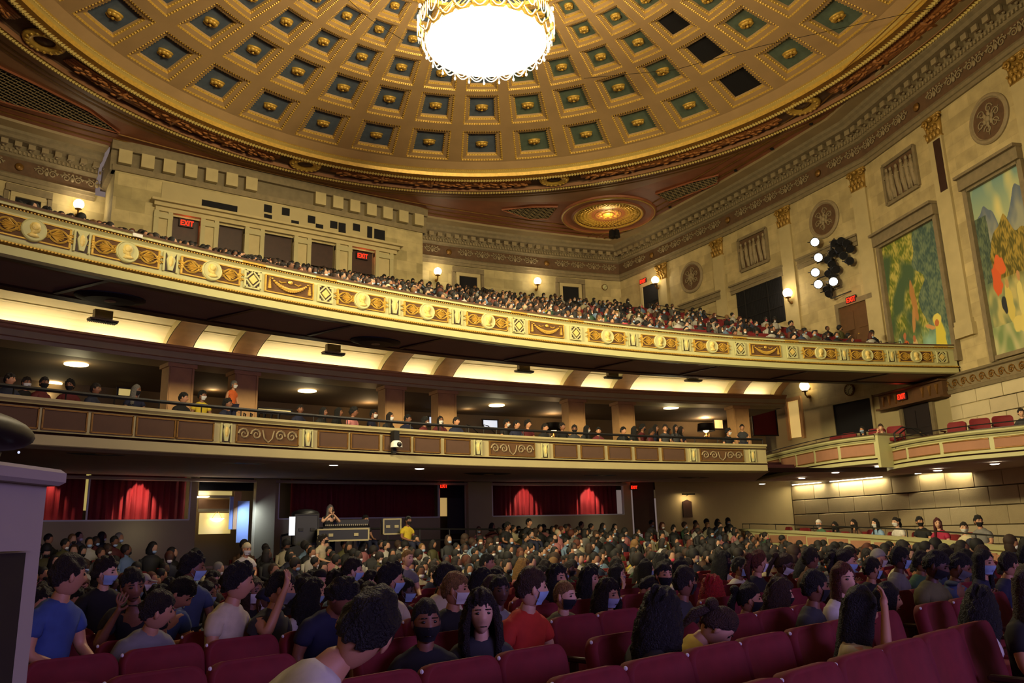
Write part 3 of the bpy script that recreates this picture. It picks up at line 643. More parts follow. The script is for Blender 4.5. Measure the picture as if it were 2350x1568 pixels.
# stage spotlight cluster on the right wall
F=fside(1925,625,.45); CL=link('spotlight_rig',None,None,F,label='black wall rig of stage spotlights, five of them lit white, right of the barred window',cat='stage light')
C0=F.inverted()
def loc(px,py,off): p,i=on_side(px,py); n=seg_n(i); return C0@Vector((p.x+n.x*off,p.y+n.y*off,p.z))
m=MB(); a=loc(1925,560,.5); b=loc(1925,688,.5); m.tube([a,b],.05,6)
for px,py in ((1898,615),(1925,615),(1902,643),(1925,643)): pass
for z,x0,x1 in ((-.1,-1,.4),(-.85,-.9,.35),(.7,-.9,1.2)): m.tube([(x0,0,z),(x1,0,z)],.03,5)
m.tube([b,loc(1955,668,.05)],.03,5); m.tube([a,loc(1960,560,.05)],.03,5); link('pipe_frame',m.mesh('rig_pipe',['black_metal']),CL)
TGT=C0@Vector((-6,-24,1.5))
def can(px,py,off,lit,s=1.0,tg=None):
    p=loc(px,py,off); d=((tg or TGT)-p).normalized(); q=d.to_track_quat('-Z','Y').to_matrix().to_4x4(); M=T(*p)@q@Matrix.Scale(s,4)
    m=MB(); m.lathe([(0,.62),(.12,.6),(.14,.3),(.2,.1),(.24,.05),(.24,0),(.2,0),(.2,.04)],14,0,M,cap=False); m.box((0,.0,.3),(.05,.5,.05),0,M); m.tube([(-.2,0,.25),(-.27,0,.5),(0,0,.75),(.27,0,.5),(.2,0,.25)],.02,4,0,M)
    o=link('spotlight',m.mesh('spot_can',['black_metal']),CL)
    m=MB(); m.lathe([(0,.02),(.2,.02)],14,0,M,cap=False); link('lens',m.mesh('spot_lens',['glow_white' if lit else 'void']),o)
for px,py in ((1896,560),(1904,595),(1897,629),(1904,656),(1939,650)): can(px,py,.75,True)
for px,py,tg in ((1935,562,(9,-8,-6)),(1950,556,(12,-8,2)),(1962,562,(12,-6,-4)),(1970,575,(10,-7,-8)),(1930,585,(9,-9,-9)),(1955,590,(12,-8,-3)),(1970,602,(14,-7,-4)),(1945,575,(12,-7,4)),(1928,610,(6,-9,-9)),(1918,600,(4,-9,-6)),(1938,622,(9,-9,-9)),(1920,632,(3,-9,-9)),(1916,668,(2,-9,-9)),(1921,678,(2,-9,-9)),(1930,640,(6,-9,-6))): can(px,py,.55,False,.85,Vector(tg))
# mezzanine level of the right wall
F=fside(1960,958,0); t=link('window_2',None,None,F,kind='structure'); m=MB(); m.box((0,-.03,0),(2.3,.06,1.5),0); link('dark_glass',m.mesh('w2',['void']),t); m=MB(); 
for c,dd in (((-1.2,-.05,0),(.12,.1,1.7)),((1.2,-.05,0),(.12,.1,1.7)),((0,-.05,.82),(2.5,.1,.12)),((0,-.05,-.82),(2.5,.1,.12))): m.box(c,dd,0)
link('window_frame',m.mesh('w2f',['plaster']),t)
def clock(F,lab,r=.3):
    t=link('wall_clock',None,None,F,label=lab,cat='clock'); RX=Matrix.Rotation(math.pi/2,4,'X')
    m=MB(); m.lathe([(r,0),(r,.06),(r*.9,.09),(r*.84,.06)],24,0,RX,cap=False); link('rim',m.mesh('clock_rim',['gold_dark']),t)
    m=MB(); m.lathe([(r*.88,.05),(0,.05)],24,0,RX,cap=False); link('dial',m.mesh('clock_dial',['cream']),t)
    m=MB(); m.tube([(0,-.07,0),(r*.5,-.07,r*.3)],.012,4); m.tube([(0,-.07,0),(-r*.15,-.07,-r*.65)],.01,4)
    for i in range(12): a=i*math.pi/6; m.box((r*.72*math.sin(a),-.06,r*.72*math.cos(a)),(.02,.01,.05),0)
    link('hands',m.mesh('clock_hands',['black']),t)
clock(fside(1951,895,.02),'round wall clock under the balcony beside the globe sconce')
# lobby door ajar, mezz level; glowing leaf stands in for the lobby light
F=fside(1826,962,0); t=link('door_3',None,None,F,kind='structure'); m=MB(); m.box((0,-.02,0),(.75,.04,1.9),0); link('door_leaf',m.mesh('d3',['lobby_glow']),t); m=MB(); m.box((-.48,-.05,0),(.18,.14,2.1),0); m.box((.48,-.05,0),(.18,.14,2.1),0); m.box((0,-.05,1.05),(1.1,.14,.18),0); link('door_frame',m.mesh('d3f',['column_tan']),t)
# carved lintel box with EXIT, over a dark door
a,_=on_side(2034,930); b,_=on_side(2178,880); d=(b-a);d.z=0; n=Vector((-d.y,d.x)).normalized(); n=n if n.x<0 else -n; mid=(a+b)/2; LBF=frame((mid.x+n.x*.25,mid.y+n.y*.25,7.03),n)
t=link('carved_door_lintel',None,None,LBF,label='dark carved lintel over the mezzanine door, below the right end of the balcony',cat='lintel')
m=MB(); m.box((0,.1,0),(d.length,.4,.62),0); m.box((0,0,.34),(d.length+.1,.6,.08),0); m.box((0,0,-.34),(d.length+.1,.6,.08),0); link('lintel_box',m.mesh('lintel_box',['panel_brown']),t)
m=MB()
for k in range(9):
    x=-d.length/2+.3+k*(d.length-.6)/8
    if 3<k<6: continue
    m.poly([(x-.1,.2),(x+.1,.2),(x+.04,0),(x,-.22),(x-.04,0)],-.16,-.08)
link('carving',m.mesh('lintel_carving',['gold_dark']),t)
exitsign(fside(2095,907,.55,7.05),'red lit EXIT sign on the carved lintel over the mezzanine door',.95)
door(fside(2108,950,.02,4.4),1.8,2.25,'door_4','door_dark','frieze_stone')
# ================= BACK WALL: projection booth =================
PB=link('projection_booth',None,None,T(0,20,0),label='projecting pale stone projection booth with crenellated cornice and five openings',cat='booth')
BX0,BX1=-8.6,8.2
m=MB(); bx=(BX0+BX1)/2; bw=BX1-BX0; D_=2.9
def wquad(mb,x0,x1,z0,z1,y=0,mi=0): mb.add([(x0,y,z0),(x1,y,z0),(x1,y,z1),(x0,y,z1)],[(0,1,2,3)],mi,uv=[(x0,z0),(x1,z0),(x1,z1),(x0,z1)])
wquad(m,BX0,-6.75,12,19.3); wquad(m,6.2,BX1,12,19.3); wquad(m,-6.75,6.2,17.5,19.35,.0); m.add([(BX0,0,12),(BX0,D_,12),(BX0,D_,19.3),(BX0,0,19.3)],[(0,3,2,1)],0,uv=[(0,12),(D_,12),(D_,19.3),(0,19.3)]); m.add([(BX1,0,12),(BX1,D_,12),(BX1,D_,19.3),(BX1,0,19.3)],[(0,1,2,3)],0,uv=[(0,12),(D_,12),(D_,19.3),(0,19.3)])
link('wall_blocks',m.mesh('booth_wall',['back_stone'],uv=True),PB)
m=MB(); m.box((bx,.2,19.45),(bw+.3,.6,.3),0); m.box((bx,.25,20.6),(bw+.5,.9,.5),0); m.box((bx,.28,19.95),(bw+.1,.5,.9),1); m.box((BX0-.1,1.5,19.9),(.3,3,1.2),0); m.box((BX1+.1,1.5,19.9),(.3,3,1.2),0); link('crown_moulding',m.mesh('booth_crown',['frieze_stone','stone_dark']),PB)  # recess band darkened to paint the shadow gaps between corbel blocks
m=MB(); m.box((0,0,0),(.60,.42,.70),0); BR=m.mesh('corbel_block',['stone'])
xs=[BX0+.35+k*1.02 for k in range(7)]+[BX1-.4-k*1.02 for k in range(7)]
for x in xs: link('corbel_block',BR,PB,T(x,-.14,19.98))
m=MB(); m.box((-.4,.0,18.55),(12.1,.1,1.3),0); link('upper_panel',m.mesh('booth_upper',['plaster']),PB)
m=MB(); m.box((bx+.05,-.25,18.05),(13.6,.7,.12),0); m.box((bx+.05,-.15,17.9),(13.3,.5,.2),0); m.box((bx+.05,-.08,17.7),(13.1,.3,.22),0); link('ledge',m.mesh('booth_ledge',['stone']),PB)
# projection ports
m=MB(); m.box((0,0,0),(.42,.05,.42),0); PM=m.mesh('projection_port',['void'])
for px,py in ((614,480),(655,487),(614,502),(676,516),(714,505),(732,524),(765,517),(784,521),(784,537),(817,523)):
    p=at_y(px,py,20); link('projection_port',PM,PB,T(p.x,-.06,p.z))
def port(px0,py0,px1,py1,nm):
    a=at_y(px0,py0,20);b=at_y(px0,py1,20); a2=at_y(px1,py0,20); b=Vector((a2.x,0,b.z)); m=MB(); m.box(((a.x+b.x)/2,-.06,(a.z+b.z)/2),(abs(b.x-a.x),.06,abs(a.z-b.z)),0); return link(nm,m.mesh(nm,['void']),PB)
port(463,459,545,483,'booth_window'); port(858,526,882,548,'booth_window'); port(842,520,853,552,'booth_window')
# openings with pilasters between them
OP=[(-5.86,-4.54),(-3.63,-2.32),(-1.28,.3),(1.28,2.69),(3.65,5.06)]
edges=[-6.75]+[e for o in OP for e in o]+[6.2]
m=MB()
for i in range(0,12,2):
    a,b=edges[i],edges[i+1]; wd=b-a
    m.box(((a+b)/2,.15,15),(wd,.5,5.2),0); m.box((a+.12,-.16,15),(.22,.12,5.2),1); m.box((b-.12,-.16,15),(.22,.12,5.2),1)
    m.box(((a+b)/2,-.08,17.35),(wd,.3,.26),1)
link('piers',m.mesh('booth_piers',['stone','cream_dim']),PB)
for i,(a,b) in enumerate(OP):
    m=MB(); m.box(((a+b)/2,.5,14.6),(b-a,.1,5.9),0); m.box(((a+b)/2,.32,16.9),(b-a,.12,1.3),1); m.box(((a+b)/2,.4,13.4),(.06,.08,3),1); link('vomitory_opening',m.mesh('opening',['void','wood_dark']),PB)
exitsign(Matrix.Translation(at_y(428,513,20.15)),'red lit EXIT sign over the leftmost opening of the projection booth',1.15); exitsign(Matrix.Translation(at_y(831,588,20.15)),'red lit EXIT sign over the rightmost opening of the projection booth',1.15)
# back wall bays: sconces, doors with stone surrounds, clock
def fback(px,py,off=0,z=None):
    p=on_cyl(px,py,BKC,BKR); n=Vector((-p.x,-(p.y-BKC))).normalized(); return frame((p.x+n.x*off,p.y+n.y*off,p.z if z is None else z),n)
sconce(fback(176,478,.05),'bright globe sconce on the far left balcony wall beside the projection booth',80)
sconce(fback(1000,630,.05),'bright globe sconce just right of the projection booth')
sconce(fback(1229,652,.05),'bright globe sconce between the two dark doorways right of the booth')
for k,(px,py,w_,n_) in enumerate(((65,447,1.1,5),(1073,640,1.25,6),(1308,660,1.2,7))):
    F=fback(px,py,.0,14.4); t=door(F,w_,3.45,'door_%d'%n_,'void','stone',.16,False)
    m=MB(); m.box((0,-.1,3.85),(w_+.9,.24,.35),0); m.box((-w_/2-.38,-.06,1.8),(.2,.14,3.9),0); m.box((w_/2+.38,-.06,1.8),(.2,.14,3.9),0); link('surround',m.mesh('surround',['frieze_stone']),t)
clock(fback(1387,660,.03),'small round wall clock high on the balcony back wall near the corner',.22)
# ================= BALCONY =================
RB=46.8; BA=(-23,24.8)
def arcp(R,n=70,a0=BA[0],a1=BA[1]): return arc(R,a0,a1,n,RAILC)
def apt(R,deg): a=math.radians(deg); return Vector((R*math.sin(a),RAILC+R*math.cos(a)))
def farc(R,deg,z): p=apt(R,deg); a=math.radians(deg); return frame((p.x,p.y,z),(-math.sin(a),-math.cos(a)))
BP=link('balcony_parapet',None,kind='structure',label='cream and gold balcony front curving across the hall')
m=MB(); sweep(m,arcp(RB),[(-.12,7.46),(0,7.5),(.0,7.68),(-.05,7.70),(.04,7.74),(.0,7.78),(-.02,7.82),(-.02,8.42),(.0,8.44),(.05,8.48),(.0,8.50),(.07,8.53),(.07,8.58),(.1,8.59),(.1,8.64),(-.35,8.66),(-.38,8.0)],[0,0,0,1,2,0,0,0,0,1,1,0,0,3,3,0],(0,-20)); link('parapet_face',m.mesh('parapet_face',['cream','gold_dark','gold','maroon_panel']),BP)
m=MB()
for i in range(560):
    a=BA[0]+(BA[1]-BA[0])*(i+.5)/560
    F=farc(RB-.04,a,7.74); m.box((0,0,0),(.035,.05,.035),0,F); F=farc(RB-.05,a,8.49); m.box((0,0,0),(.03,.04,.025),0,F)
link('bead_moulding',m.mesh('bead_moulding',['gold']),BP,kind='stuff')
# relief building blocks, all facing -Y
def heart(mb,cx,f,w_=.30,h=.2,mi=0):
    for g in (1,-1):
        P=[(cx+f*(-.16+.30*t),-.03,g*(.19*math.sin(math.pi*min(1,t*1.02))**.8*(1-.25*t))) for t in [i/12 for i in range(13)]]
        mb.tube(P,[.012+.014*math.sin(math.pi*i/12) for i in range(13)],4,mi)
        scroll(mb,cx+f*.135,g*.06,.055,mi,1.3,.016,f,-.03); scroll(mb,cx-f*.19,g*.07,.055,mi,1.2,.014,-f,-.03)
        for k in range(3): a=(.3+.33*k)*g; mb.tube([(cx+f*.08,-.03,0),(cx+f*(.08-.17*math.cos(a)),-.05,.17*math.sin(a))],[.012,.02],4,mi)
        mb.ball((cx+f*.0,-.035,g*.165),.03,5,4,mi,sc=(1.8,.5,.7))
    mb.tube([(cx+f*.10,-.04,0),(cx-f*.14,-.05,0)],[.03,.012],4,mi)
# panel either side of a medallion
m=MB(); m.box((0,.0,0),(.98,.02,.50),0)
for c,d in (((0,-.01,.25),(1.0,.05,.03)),((0,-.01,-.25),(1.0,.05,.03)),((-.49,-.01,0),(.03,.05,.52)),((.49,-.01,0),(.03,.05,.52))): m.box(c,d,1)
heart(m,.315,-1,mi=1); heart(m,-.315,1,mi=1); RPM=m.mesh('relief_panel',['panel_brown','gold'])
RX=Matrix.Rotation(math.pi/2,4,'X')
m=MB(); m.lathe([(.29,-.01),(.29,.06),(.27,.085),(.25,.07),(.0,.065)],28,0,RX,cap=False); MDM=m.mesh('medallion',['cream'])
def bust(kind):
    m=MB(); O=[(-.02,.19),(-.09,.17),(-.12,.11),(-.118,.06),(-.14,.02),(-.118,.005),(-.122,-.03),(-.10,-.06),(-.06,-.07),(-.06,-.11),(-.12,-.17),(-.03,-.2),(.08,-.19),(.15,-.16),(.09,-.11),(.06,-.05),(.10,.02),(.11,.09),(.07,.16)]
    if kind==1: O=[(x*1.05,z*1.0-.01) for x,z in O]; 
    m.poly(O,-.10,-.06,0); m.ball((-.01,-.10,.08),.085,8,6,0,sc=(1.1,.35,1.15)); m.ball((0.03,-.095,-.15),.09,8,5,0,sc=(1.2,.3,.5)); m.ball((.03,-.11,.06),.025,5,4)
    if kind==1:
        for i in range(6): a=.5+i*.5; m.ball((.01+.1*math.cos(a),-.1,.09+.09*math.sin(a)),.035,5,4,0,sc=(1,.6,1))
    return m.mesh('bust',['gold_pale'],True)
BUS=[bust(0),bust(1)]
# urn baluster panel
m=MB(); m.box((0,0.01,0),(.36,.02,.50),0); m.poly([(-.15,.24),(-.05,.26),(.05,.26),(.15,.24),(.09,.15),(.13,.05),(.06,-.24),(-.06,-.24),(-.13,.05),(-.09,.15)],-.05,0,1); m.ball((0,-.03,.02),.10,8,6,2,sc=(.85,.5,1.7)); m.ball((0,-.03,.2),.05,6,4,2,sc=(1.2,.5,.8))
for f in (-1,1): m.box((f*.19,-.01,0),(.05,.05,.54),1)
URM=m.mesh('urn_panel',['wood_dark','cream','gold_pale'])
# diamond panel
m=MB(); m.box((0,.01,0),(.50,.02,.54),0)
for a in (1,-1):
    for b_ in (1,-1): m.box((0,0,0),(.38,.05,.045),1,T(a*.125,-.02,b_*.125)@Matrix.Rotation(a*b_*math.atan2(.25,.25),4,'Y'))
m.poly([(0,.15),(.15,0),(0,-.15),(-.15,0)],-.05,0,2)
for f in (-1,1): m.box((f*.26,-.01,0),(.06,.06,.56),1); m.box((0,-.01,f*.27),(.56,.06,.04),1)
for sx in (-1,1):
    for sz in (-1,1): m.box((sx*.2,-.01,sz*.22),(.07,.04,.06),1)
DIM=m.mesh('diamond_panel',['wood_dark','cream','gold_pale'])
# garland panel
m=MB(); m.box((0,0,0),(1.12,.02,.50),0)
for c,d in (((0,-.01,.25),(1.14,.05,.03)),((0,-.01,-.25),(1.14,.05,.03)),((-.56,-.01,0),(.03,.05,.52)),((.56,-.01,0),(.03,.05,.52))): m.box(c,d,1)
for i in range(19):
    t=i/18; x=-.42+.84*t; z=.16-.27*math.sin(math.pi*t)**.8; r=.025+.045*math.sin(math.pi*t); m.ball((x,-.04,z),r,6,4,1); m.ball((x,-.06,z-r*.6),r*.6,5,4,1)
for f in (-1,1):
    for k in range(6): m.ball((f*.47,-.03,.18-k*.06),.022+.006*k,5,4,1)
    m.tube([(f*.1,-.03,.12),(f*.2,-.04,.08),(f*.26,-.03,.13)],.02,4,1)
m.ball((0,-.05,.13),.06,8,5,1,sc=(1,.5,1)); GRM=m.mesh('garland_panel',['panel_brown','gold'],False)
LAY=[('M',-23.2),('D',-21.9),('G',-20.6),('D',-19.3),('M',-17.9),('u',-16.9),('M',-15.77),('u',-14.56),('M',-13.36),('u',-12.11),('M',-10.86),('D',-9.52),('G',-8.24),('D',-6.96),('M',-5.57),('u',-4.26),('M',-2.92),('u',-1.60),('M',-.23),('D',1.21),('G',2.55),('D',3.98),('M',5.55),('u',6.89),('M',8.29),('u',9.71),('M',11.09),('D',12.66),('G',14.06),('D',15.54),('M',17.11),('u',18.45),('M',19.75),('u',21.12),('M',22.48),('D',23.93)]
for i,(k,a) in enumerate(LAY):
    if a<-17.95: continue
    F=farc(RB-.0,a,8.13)
    if k=='M':
        link('relief_panel',RPM,BP,F@T(0,-.01,0)@Matrix.Diagonal((1.52,1,.86,1))); o=link('medallion',MDM,BP,F@T(0,-.03,0)@Matrix.Scale(.88,4)); link('bust',BUS[i%2],o,Matrix.Diagonal((1 if i%3 else -1,1,1,1)))
    elif k=='u': link('urn_panel',URM,BP,F@T(0,-.02,0)@Matrix.Diagonal((.82,1,.88,1)))
    elif k=='D': link('diamond_panel',DIM,BP,F@T(0,-.02,0)@Matrix.Diagonal((.8,1,.84,1)))
    else: link('garland_panel',GRM,BP,F@T(0,-.01,0)@Matrix.Diagonal((1.22,1,.88,1)))
    if k=='D': m=MB(); m.box((0,-.06,.42),(.62,.05,.05),0); link('gilt_strip',m.mesh('gilt_strip',['gold']),BP,F)
m=MB(); m.box((0,0,0),(.22,.03,.08),0); link('seat_letter_plate',m.mesh('plate',['white_paint']),None,farc(RB-.13,-13.15,8.56),label='small white plate on the balcony rail, above the second medallion from the left',cat='sign')
# soffit, rear edge and vault below the balcony
BS=link('balcony_soffit',None,kind='structure')
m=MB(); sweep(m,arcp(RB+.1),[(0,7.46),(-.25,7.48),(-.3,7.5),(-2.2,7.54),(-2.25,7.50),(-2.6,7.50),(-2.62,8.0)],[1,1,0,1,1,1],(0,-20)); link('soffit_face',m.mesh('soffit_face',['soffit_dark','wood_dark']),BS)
m=MB(); m.box((0,0,0),(.12,2.0,.05),0); SR=m.mesh('soffit_strap',['wood_dark'])
for a in (-13.9,-9.4,-5.9,-2.2,2.5,7,11.5,16.5,21): link('soffit_strap',SR,BS,farc(RB+1.2,a,7.50)@RZ(.25))
VR=[(52.9-RB,7.32)]  # vault profile, radius offsets from RB (negative = away from the stage)
VP=[]
for i in range(13):
    t=math.pi/2*i/12; VP.append((-(53.35-RB)+ (3.2)*(1-math.cos(t)),7.4+1.15*math.sin(t)))
VP+=[(-(49.5-RB),8.5),(-(49.4-RB),7.5)]
VC=link('vault',None,kind='structure',label='cove lit cream vault under the balcony')
CA=[-15.2*1.0]
def beamang(px,py): p=on_cyl(px,py,RAILC,52.5); return math.degrees(math.atan2(p.x,p.y-RAILC))
VEND=beamang(1800,915)
m=MB(); sweep(m,arc(RB,-20,VEND,80,RAILC),VP,0,(0,-20)); link('vault_surface',m.mesh('vault_surface',['vault_cream']),VC)
CPX=[(423,837),(572,851),(911,888),(1031,896),(1327,914),(1441,918),(1703,920)]
CAN=[beamang(*p) for p in CPX]; CAN=[2*CAN[0]-CAN[1]-10.2,CAN[0]-9.5+.0]+CAN
CAN[0]=beamang(5,768)-.9; CAN[1]=CAN[0]+.001
CAN=[CAN[0]]+CAN[2:]+[VEND]
for k,a in enumerate(CAN):
    m=MB(); hw=.42 if k<len(CAN)-1 else .2
    da=math.degrees(hw/52)
    P=[(o+.14*1.0 if i<13 else o,z-.2*(1 if i<13 else .6)) for i,(o,z) in enumerate(VP[:13])]
    sweep(m,arc(RB,a-da,a+da,2,RAILC),P,0,(0,-20))
    for s in (-1,1):
        q=arc(RB,a+s*da,a+s*da*1.01,1,RAILC); nn=norms(q,(0,-20))[0]; p=q[0]; vs=[];n=13
        for i in range(13): vs+=[(p[0]+nn.x*VP[i][0],p[1]+nn.y*VP[i][0],VP[i][1]),(p[0]+nn.x*P[i][0],p[1]+nn.y*P[i][0],P[i][1])]
        m.add(vs,[(2*i,2*i+2,2*i+3,2*i+1) for i in range(12)],1)
    link('vault_rib',m.mesh('vault_rib',['column_tan','cream_dim']),VC)
# panel line on the vault, vents, hanging grilles
m=MB(); sweep(m,arc(RB,-20,VEND,80,RAILC),[(VP[5][0]+.02,VP[5][1]-.02),(VP[5][0]+.05,VP[5][1]-.03)],0,(0,-20)); link('panel_line',m.mesh('panel_line',['frieze_stone']),VC)
m=MB(); m.box((0,0,0),(.95,.34,.06),0); m.box((0,.05,.22),(.6,.24,.3),0)
for i in range(16): m.box((-.44+i*.0587,0,-.05),(.02,.34,.05),1)
VG=m.mesh('vent_grille',['frieze_stone','black_metal'])
for i,(px,py,l) in enumerate(((236,736,'first'),(765,811,'second'),(1203,852,'third'),(1407,866,'fourth'),(1591,873,'fifth'))):
    p=on_cyl(px,py,RAILC,51.6); a=math.degrees(math.atan2(p.x,p.y-RAILC)); link('hanging_vent_grille',VG,None,farc(51.6,a,p.z)@Matrix.Scale(.8,4),label='small slatted vent box hanging below the lit vault, %s from the left'%l,cat='vent')
m=MB(); m.lathe([(0,-.12),(.7,-.1),(1.0,-.02),(1.0,.04)],24,0,sx=1.15,sy=.8); m.lathe([(0,-.16),(.2,-.12)],12,1); DL=m.mesh('dish',['black_metal','cream_dim'])
for i,(px,py) in enumerate(((252,699),(862,796))): p=at_z(px,py,7.34); link('round_ceiling_vent',DL,None,T(p.x,p.y,7.5)@Matrix.Scale(.7,4),label='flat dark round vent on the balcony soffit edge, %s'%('left one' if i==0 else 'right one'),cat='vent')
# beam with hidden cove light, columns
BM=link('mezzanine_beam',None,kind='structure')
RBM=52.5
m=MB(); sweep(m,arc(RBM,-20,VEND,80,RAILC),[(-1.0,7.0),(0,7.0),(.02,7.1),(.08,7.12),(.08,7.3),(.14,7.34),(.16,7.4),(.22,7.42),(.22,7.48),(-.1,7.49),(-.12,7.36),(-1.0,7.36)],[0,0,1,0,1,1,1,1,0,0,0],(0,-20)); link('beam_face',m.mesh('beam_face',['cream_dim','column_tan']),BM)
m=MB()
for a0,a1 in zip(CAN[:-1],CAN[1:]):
    A0,A1=a0+.55,a1-.55
    if A1-A0<.5: continue
    mid=(A0+A1)/2; parts=[(A0,mid-.1),(mid+.1,A1)] if A1-A0>5 else [(A0,A1)]
    for q0,q1 in parts: sweep(m,arc(53.05,q0,q1,8,RAILC),[(.0,7.40),(-.06,7.44),(-.12,7.40)],0,(0,-20))
link('cove_light',m.mesh('cove_strip',['cove_glow']),BM)
m=MB(); m.box((0,0,1.6),(.78,.6,3.2),0); m.box((0,0,3.1),(.9,.72,.14),0); m.box((-.34,-.31,1.6),(.05,.04,3.2),0); m.box((.34,-.31,1.6),(.05,.04,3.2),0); CO=m.mesh('column',['column_tan'])
for i,a in enumerate(CAN[:-1]): link('mezzanine_column',CO,None,farc(RBM+.45,a,3.85),label='square tan column under the lit vault, %s from the left'%(['out of frame first','second','third','fourth','fifth','sixth','seventh','eighth'][i]),cat='column')
# mezzanine rear: floor, ceiling, back wall
MZ=link('mezzanine_shell',None,kind='structure')
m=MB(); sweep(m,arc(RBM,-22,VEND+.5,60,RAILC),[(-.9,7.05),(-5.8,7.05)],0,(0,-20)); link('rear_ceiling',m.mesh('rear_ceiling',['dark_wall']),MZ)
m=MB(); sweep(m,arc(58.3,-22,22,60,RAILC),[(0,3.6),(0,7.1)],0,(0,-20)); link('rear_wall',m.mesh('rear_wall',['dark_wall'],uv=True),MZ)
m=MB(); sweep(m,arc(46.2,-23,22,60,RAILC),[(-.3,3.7),(-2.3,3.7),(-2.35,3.9),(-3.4,3.9),(-3.45,4.1),(-4.6,4.1),(-4.65,4.3),(-12.2,4.3)],0,(0,-20)); link('mezzanine_floor',m.mesh('mezzanine_floor',['carpet']),MZ)
m=MB(); m.lathe([(0,-.03),(.34,-.03),(.34,0)],28,0); DS=m.mesh('disc_light',['glow_warm'])
for i,(px,py,lab) in enumerate(((175,837,'glowing disc light, larger of the two at far left'),(117,880,'glowing disc light, lower and smaller of the two at far left'),(705,898,'glowing disc light between the second and third tan columns'),(1140,931,'glowing disc light right of the fourth tan column'),(1540,937,'glowing disc light above the standing lamp'))):
    p=at_z(px,py,7.0); link('ceiling_disc_light',DS,None,T(p.x,p.y,7.02),label=lab+', mezzanine ceiling',cat='ceiling light'); light('disc_light','POINT',(p.x,p.y,6.6),26,(1,.85,.5),.3)
# table lamps with dark shades, lit wall patches
m=MB(); m.lathe([(.3,1.25),(.34,.95),(.33,.95),(.28,1.25)],20,0,cap=False); m.lathe([(.02,0),(.02,1.2)],6,1); m.lathe([(.14,0),(.03,.06)],10,1)
for f in (-1,0,1): m.tube([(0,0,.8),(f*.14,0,.74),(f*.16,0,.86)],.012,4,1)
LM=m.mesh('lamp_body',['black','gold_dark'],True); m=MB(); m.ball((0,0,1.02),.12,8,6); LB=m.mesh('lamp_bulb',['glow_warm'],True)
for px,py,lab,e in ((1270,985,'dark shaded table lamp half hidden behind mezzanine heads, left of the other lamp',45),(1620,985,'table lamp with a dark drum shade glowing on the mezzanine back wall',130)):
    p=on_cyl(px,py,RAILC,56.9); t=link('table_lamp',None,None,T(p.x,p.y,p.z-1.35)@Matrix.Scale(1.3,4),label=lab,cat='lamp'); link('shade_and_stem',LM,t); link('bulb',LB,t); light('lamp_up','POINT',(0,0,1.35),e,(1,.68,.34),.08,parent=t); light('lamp_down','POINT',(0,0,.88),e*.6,(1,.68,.34),.08,parent=t)
    m=MB(); m.box((0,0,-.3),(.9,.5,.6),0); link('lamp_table',m.mesh('lamp_table',['wood_dark']),t)
def wallpanel(px0,py0,px1,py1,R,nm,mt,lab,cat):
    a=on_cyl(px0,py0,RAILC,R);b=on_cyl(px1,py1,RAILC,R); c=(a+b)/2; an=math.degrees(math.atan2(c.x,c.y-RAILC)); m=MB(); w_=math.hypot(a.x-b.x,a.y-b.y);h=abs(a.z-b.z)
    t=link(nm,None,None,farc(R,an,c.z),label=lab,cat=cat); m.box((0,0,0),(w_,.04,h),0); link('panel',m.mesh(nm,[mt]),t); m=MB()
    for q,d in (((0,-.02,h/2),(w_+.08,.08,.05)),((0,-.02,-h/2),(w_+.08,.08,.05)),((-w_/2,-.02,0),(.05,.08,h)),((w_/2,-.02,0),(.05,.08,h))): m.box(q,d,0)
    link('panel_frame',m.mesh('pf',['door_dark']),t)
wallpanel(983,956,1008,980,57.5,'lit_doorway','screen_glow','small pale lit doorway behind the mezzanine seats, beside the fourth column','doorway')
wallpanel(1107,963,1142,985,57.5,'lit_doorway','screen_glow','wider pale lit doorway behind the mezzanine seats, between the two middle bays','doorway')
wallpanel(270,890,303,912,57,'wall_light','window_glow','small yellow lit wall light behind mezzanine silhouettes at far left','wall light')
wallpanel(590,936,668,953,56.5,'stair_light','window_glow','low yellow lit strip behind black railings on the mezzanine','strip light')
wallpanel(1635,950,1660,985,57.5,'lit_doorway','lobby_glow','dim lit doorway right of the glowing table lamp','doorway')
for px,py,e in ((480,905,26),(835,945,40),(1500,950,34),(1060,950,14),(1290,950,20)):
    p=on_cyl(px,py,RAILC,57.3); light('mezzanine_wall_glow','POINT',(p.x,p.y-.5,p.z),e,(1,.66,.3),.2)
# maroon doorway at the end of the mezzanine
wallpanel(1722,922,1785,1000,56,'maroon_doorway','curtain','maroon curtained doorway at the right end of the mezzanine','doorway')
# ---- mezzanine parapet ----
MP=link('mezzanine_parapet',None,kind='structure',label='curved mezzanine front with brown panels')
RM=46.2
m=MB(); sweep(m,arc(RM,-23,13.0,60,RAILC),[(-.3,3.52),(-.05,3.56),(0,3.58),(.0,3.78),(-.04,3.80),(.03,3.83),(0,3.86),(-.02,3.88),(-.02,4.3),(0,4.32),(.05,4.36),(0,4.39),(.08,4.44),(.08,4.5),(-.22,4.52),(-.25,3.8)],[1,1,0,3,3,0,0,2,0,3,0,0,0,4,0],(0,-20)); link('parapet_face',m.mesh('mezz_face',['cream_dim','cream','cream_dim','wood_dark','black']),MP)
m=MB(); m.box((0,0,0),(.80,.02,.38),0)
for c,d in (((0,-.01,.2),(.86,.05,.03)),((0,-.01,-.2),(.86,.05,.03)),((-.42,-.01,0),(.03,.05,.42)),((.42,-.01,0),(.03,.05,.42))): m.box(c,d,1)
MPM=m.mesh('maroon_panel',['maroon_panel','gold_dark'])
m=MB(); m.box((0,0,0),(1.6,.02,.38),0)
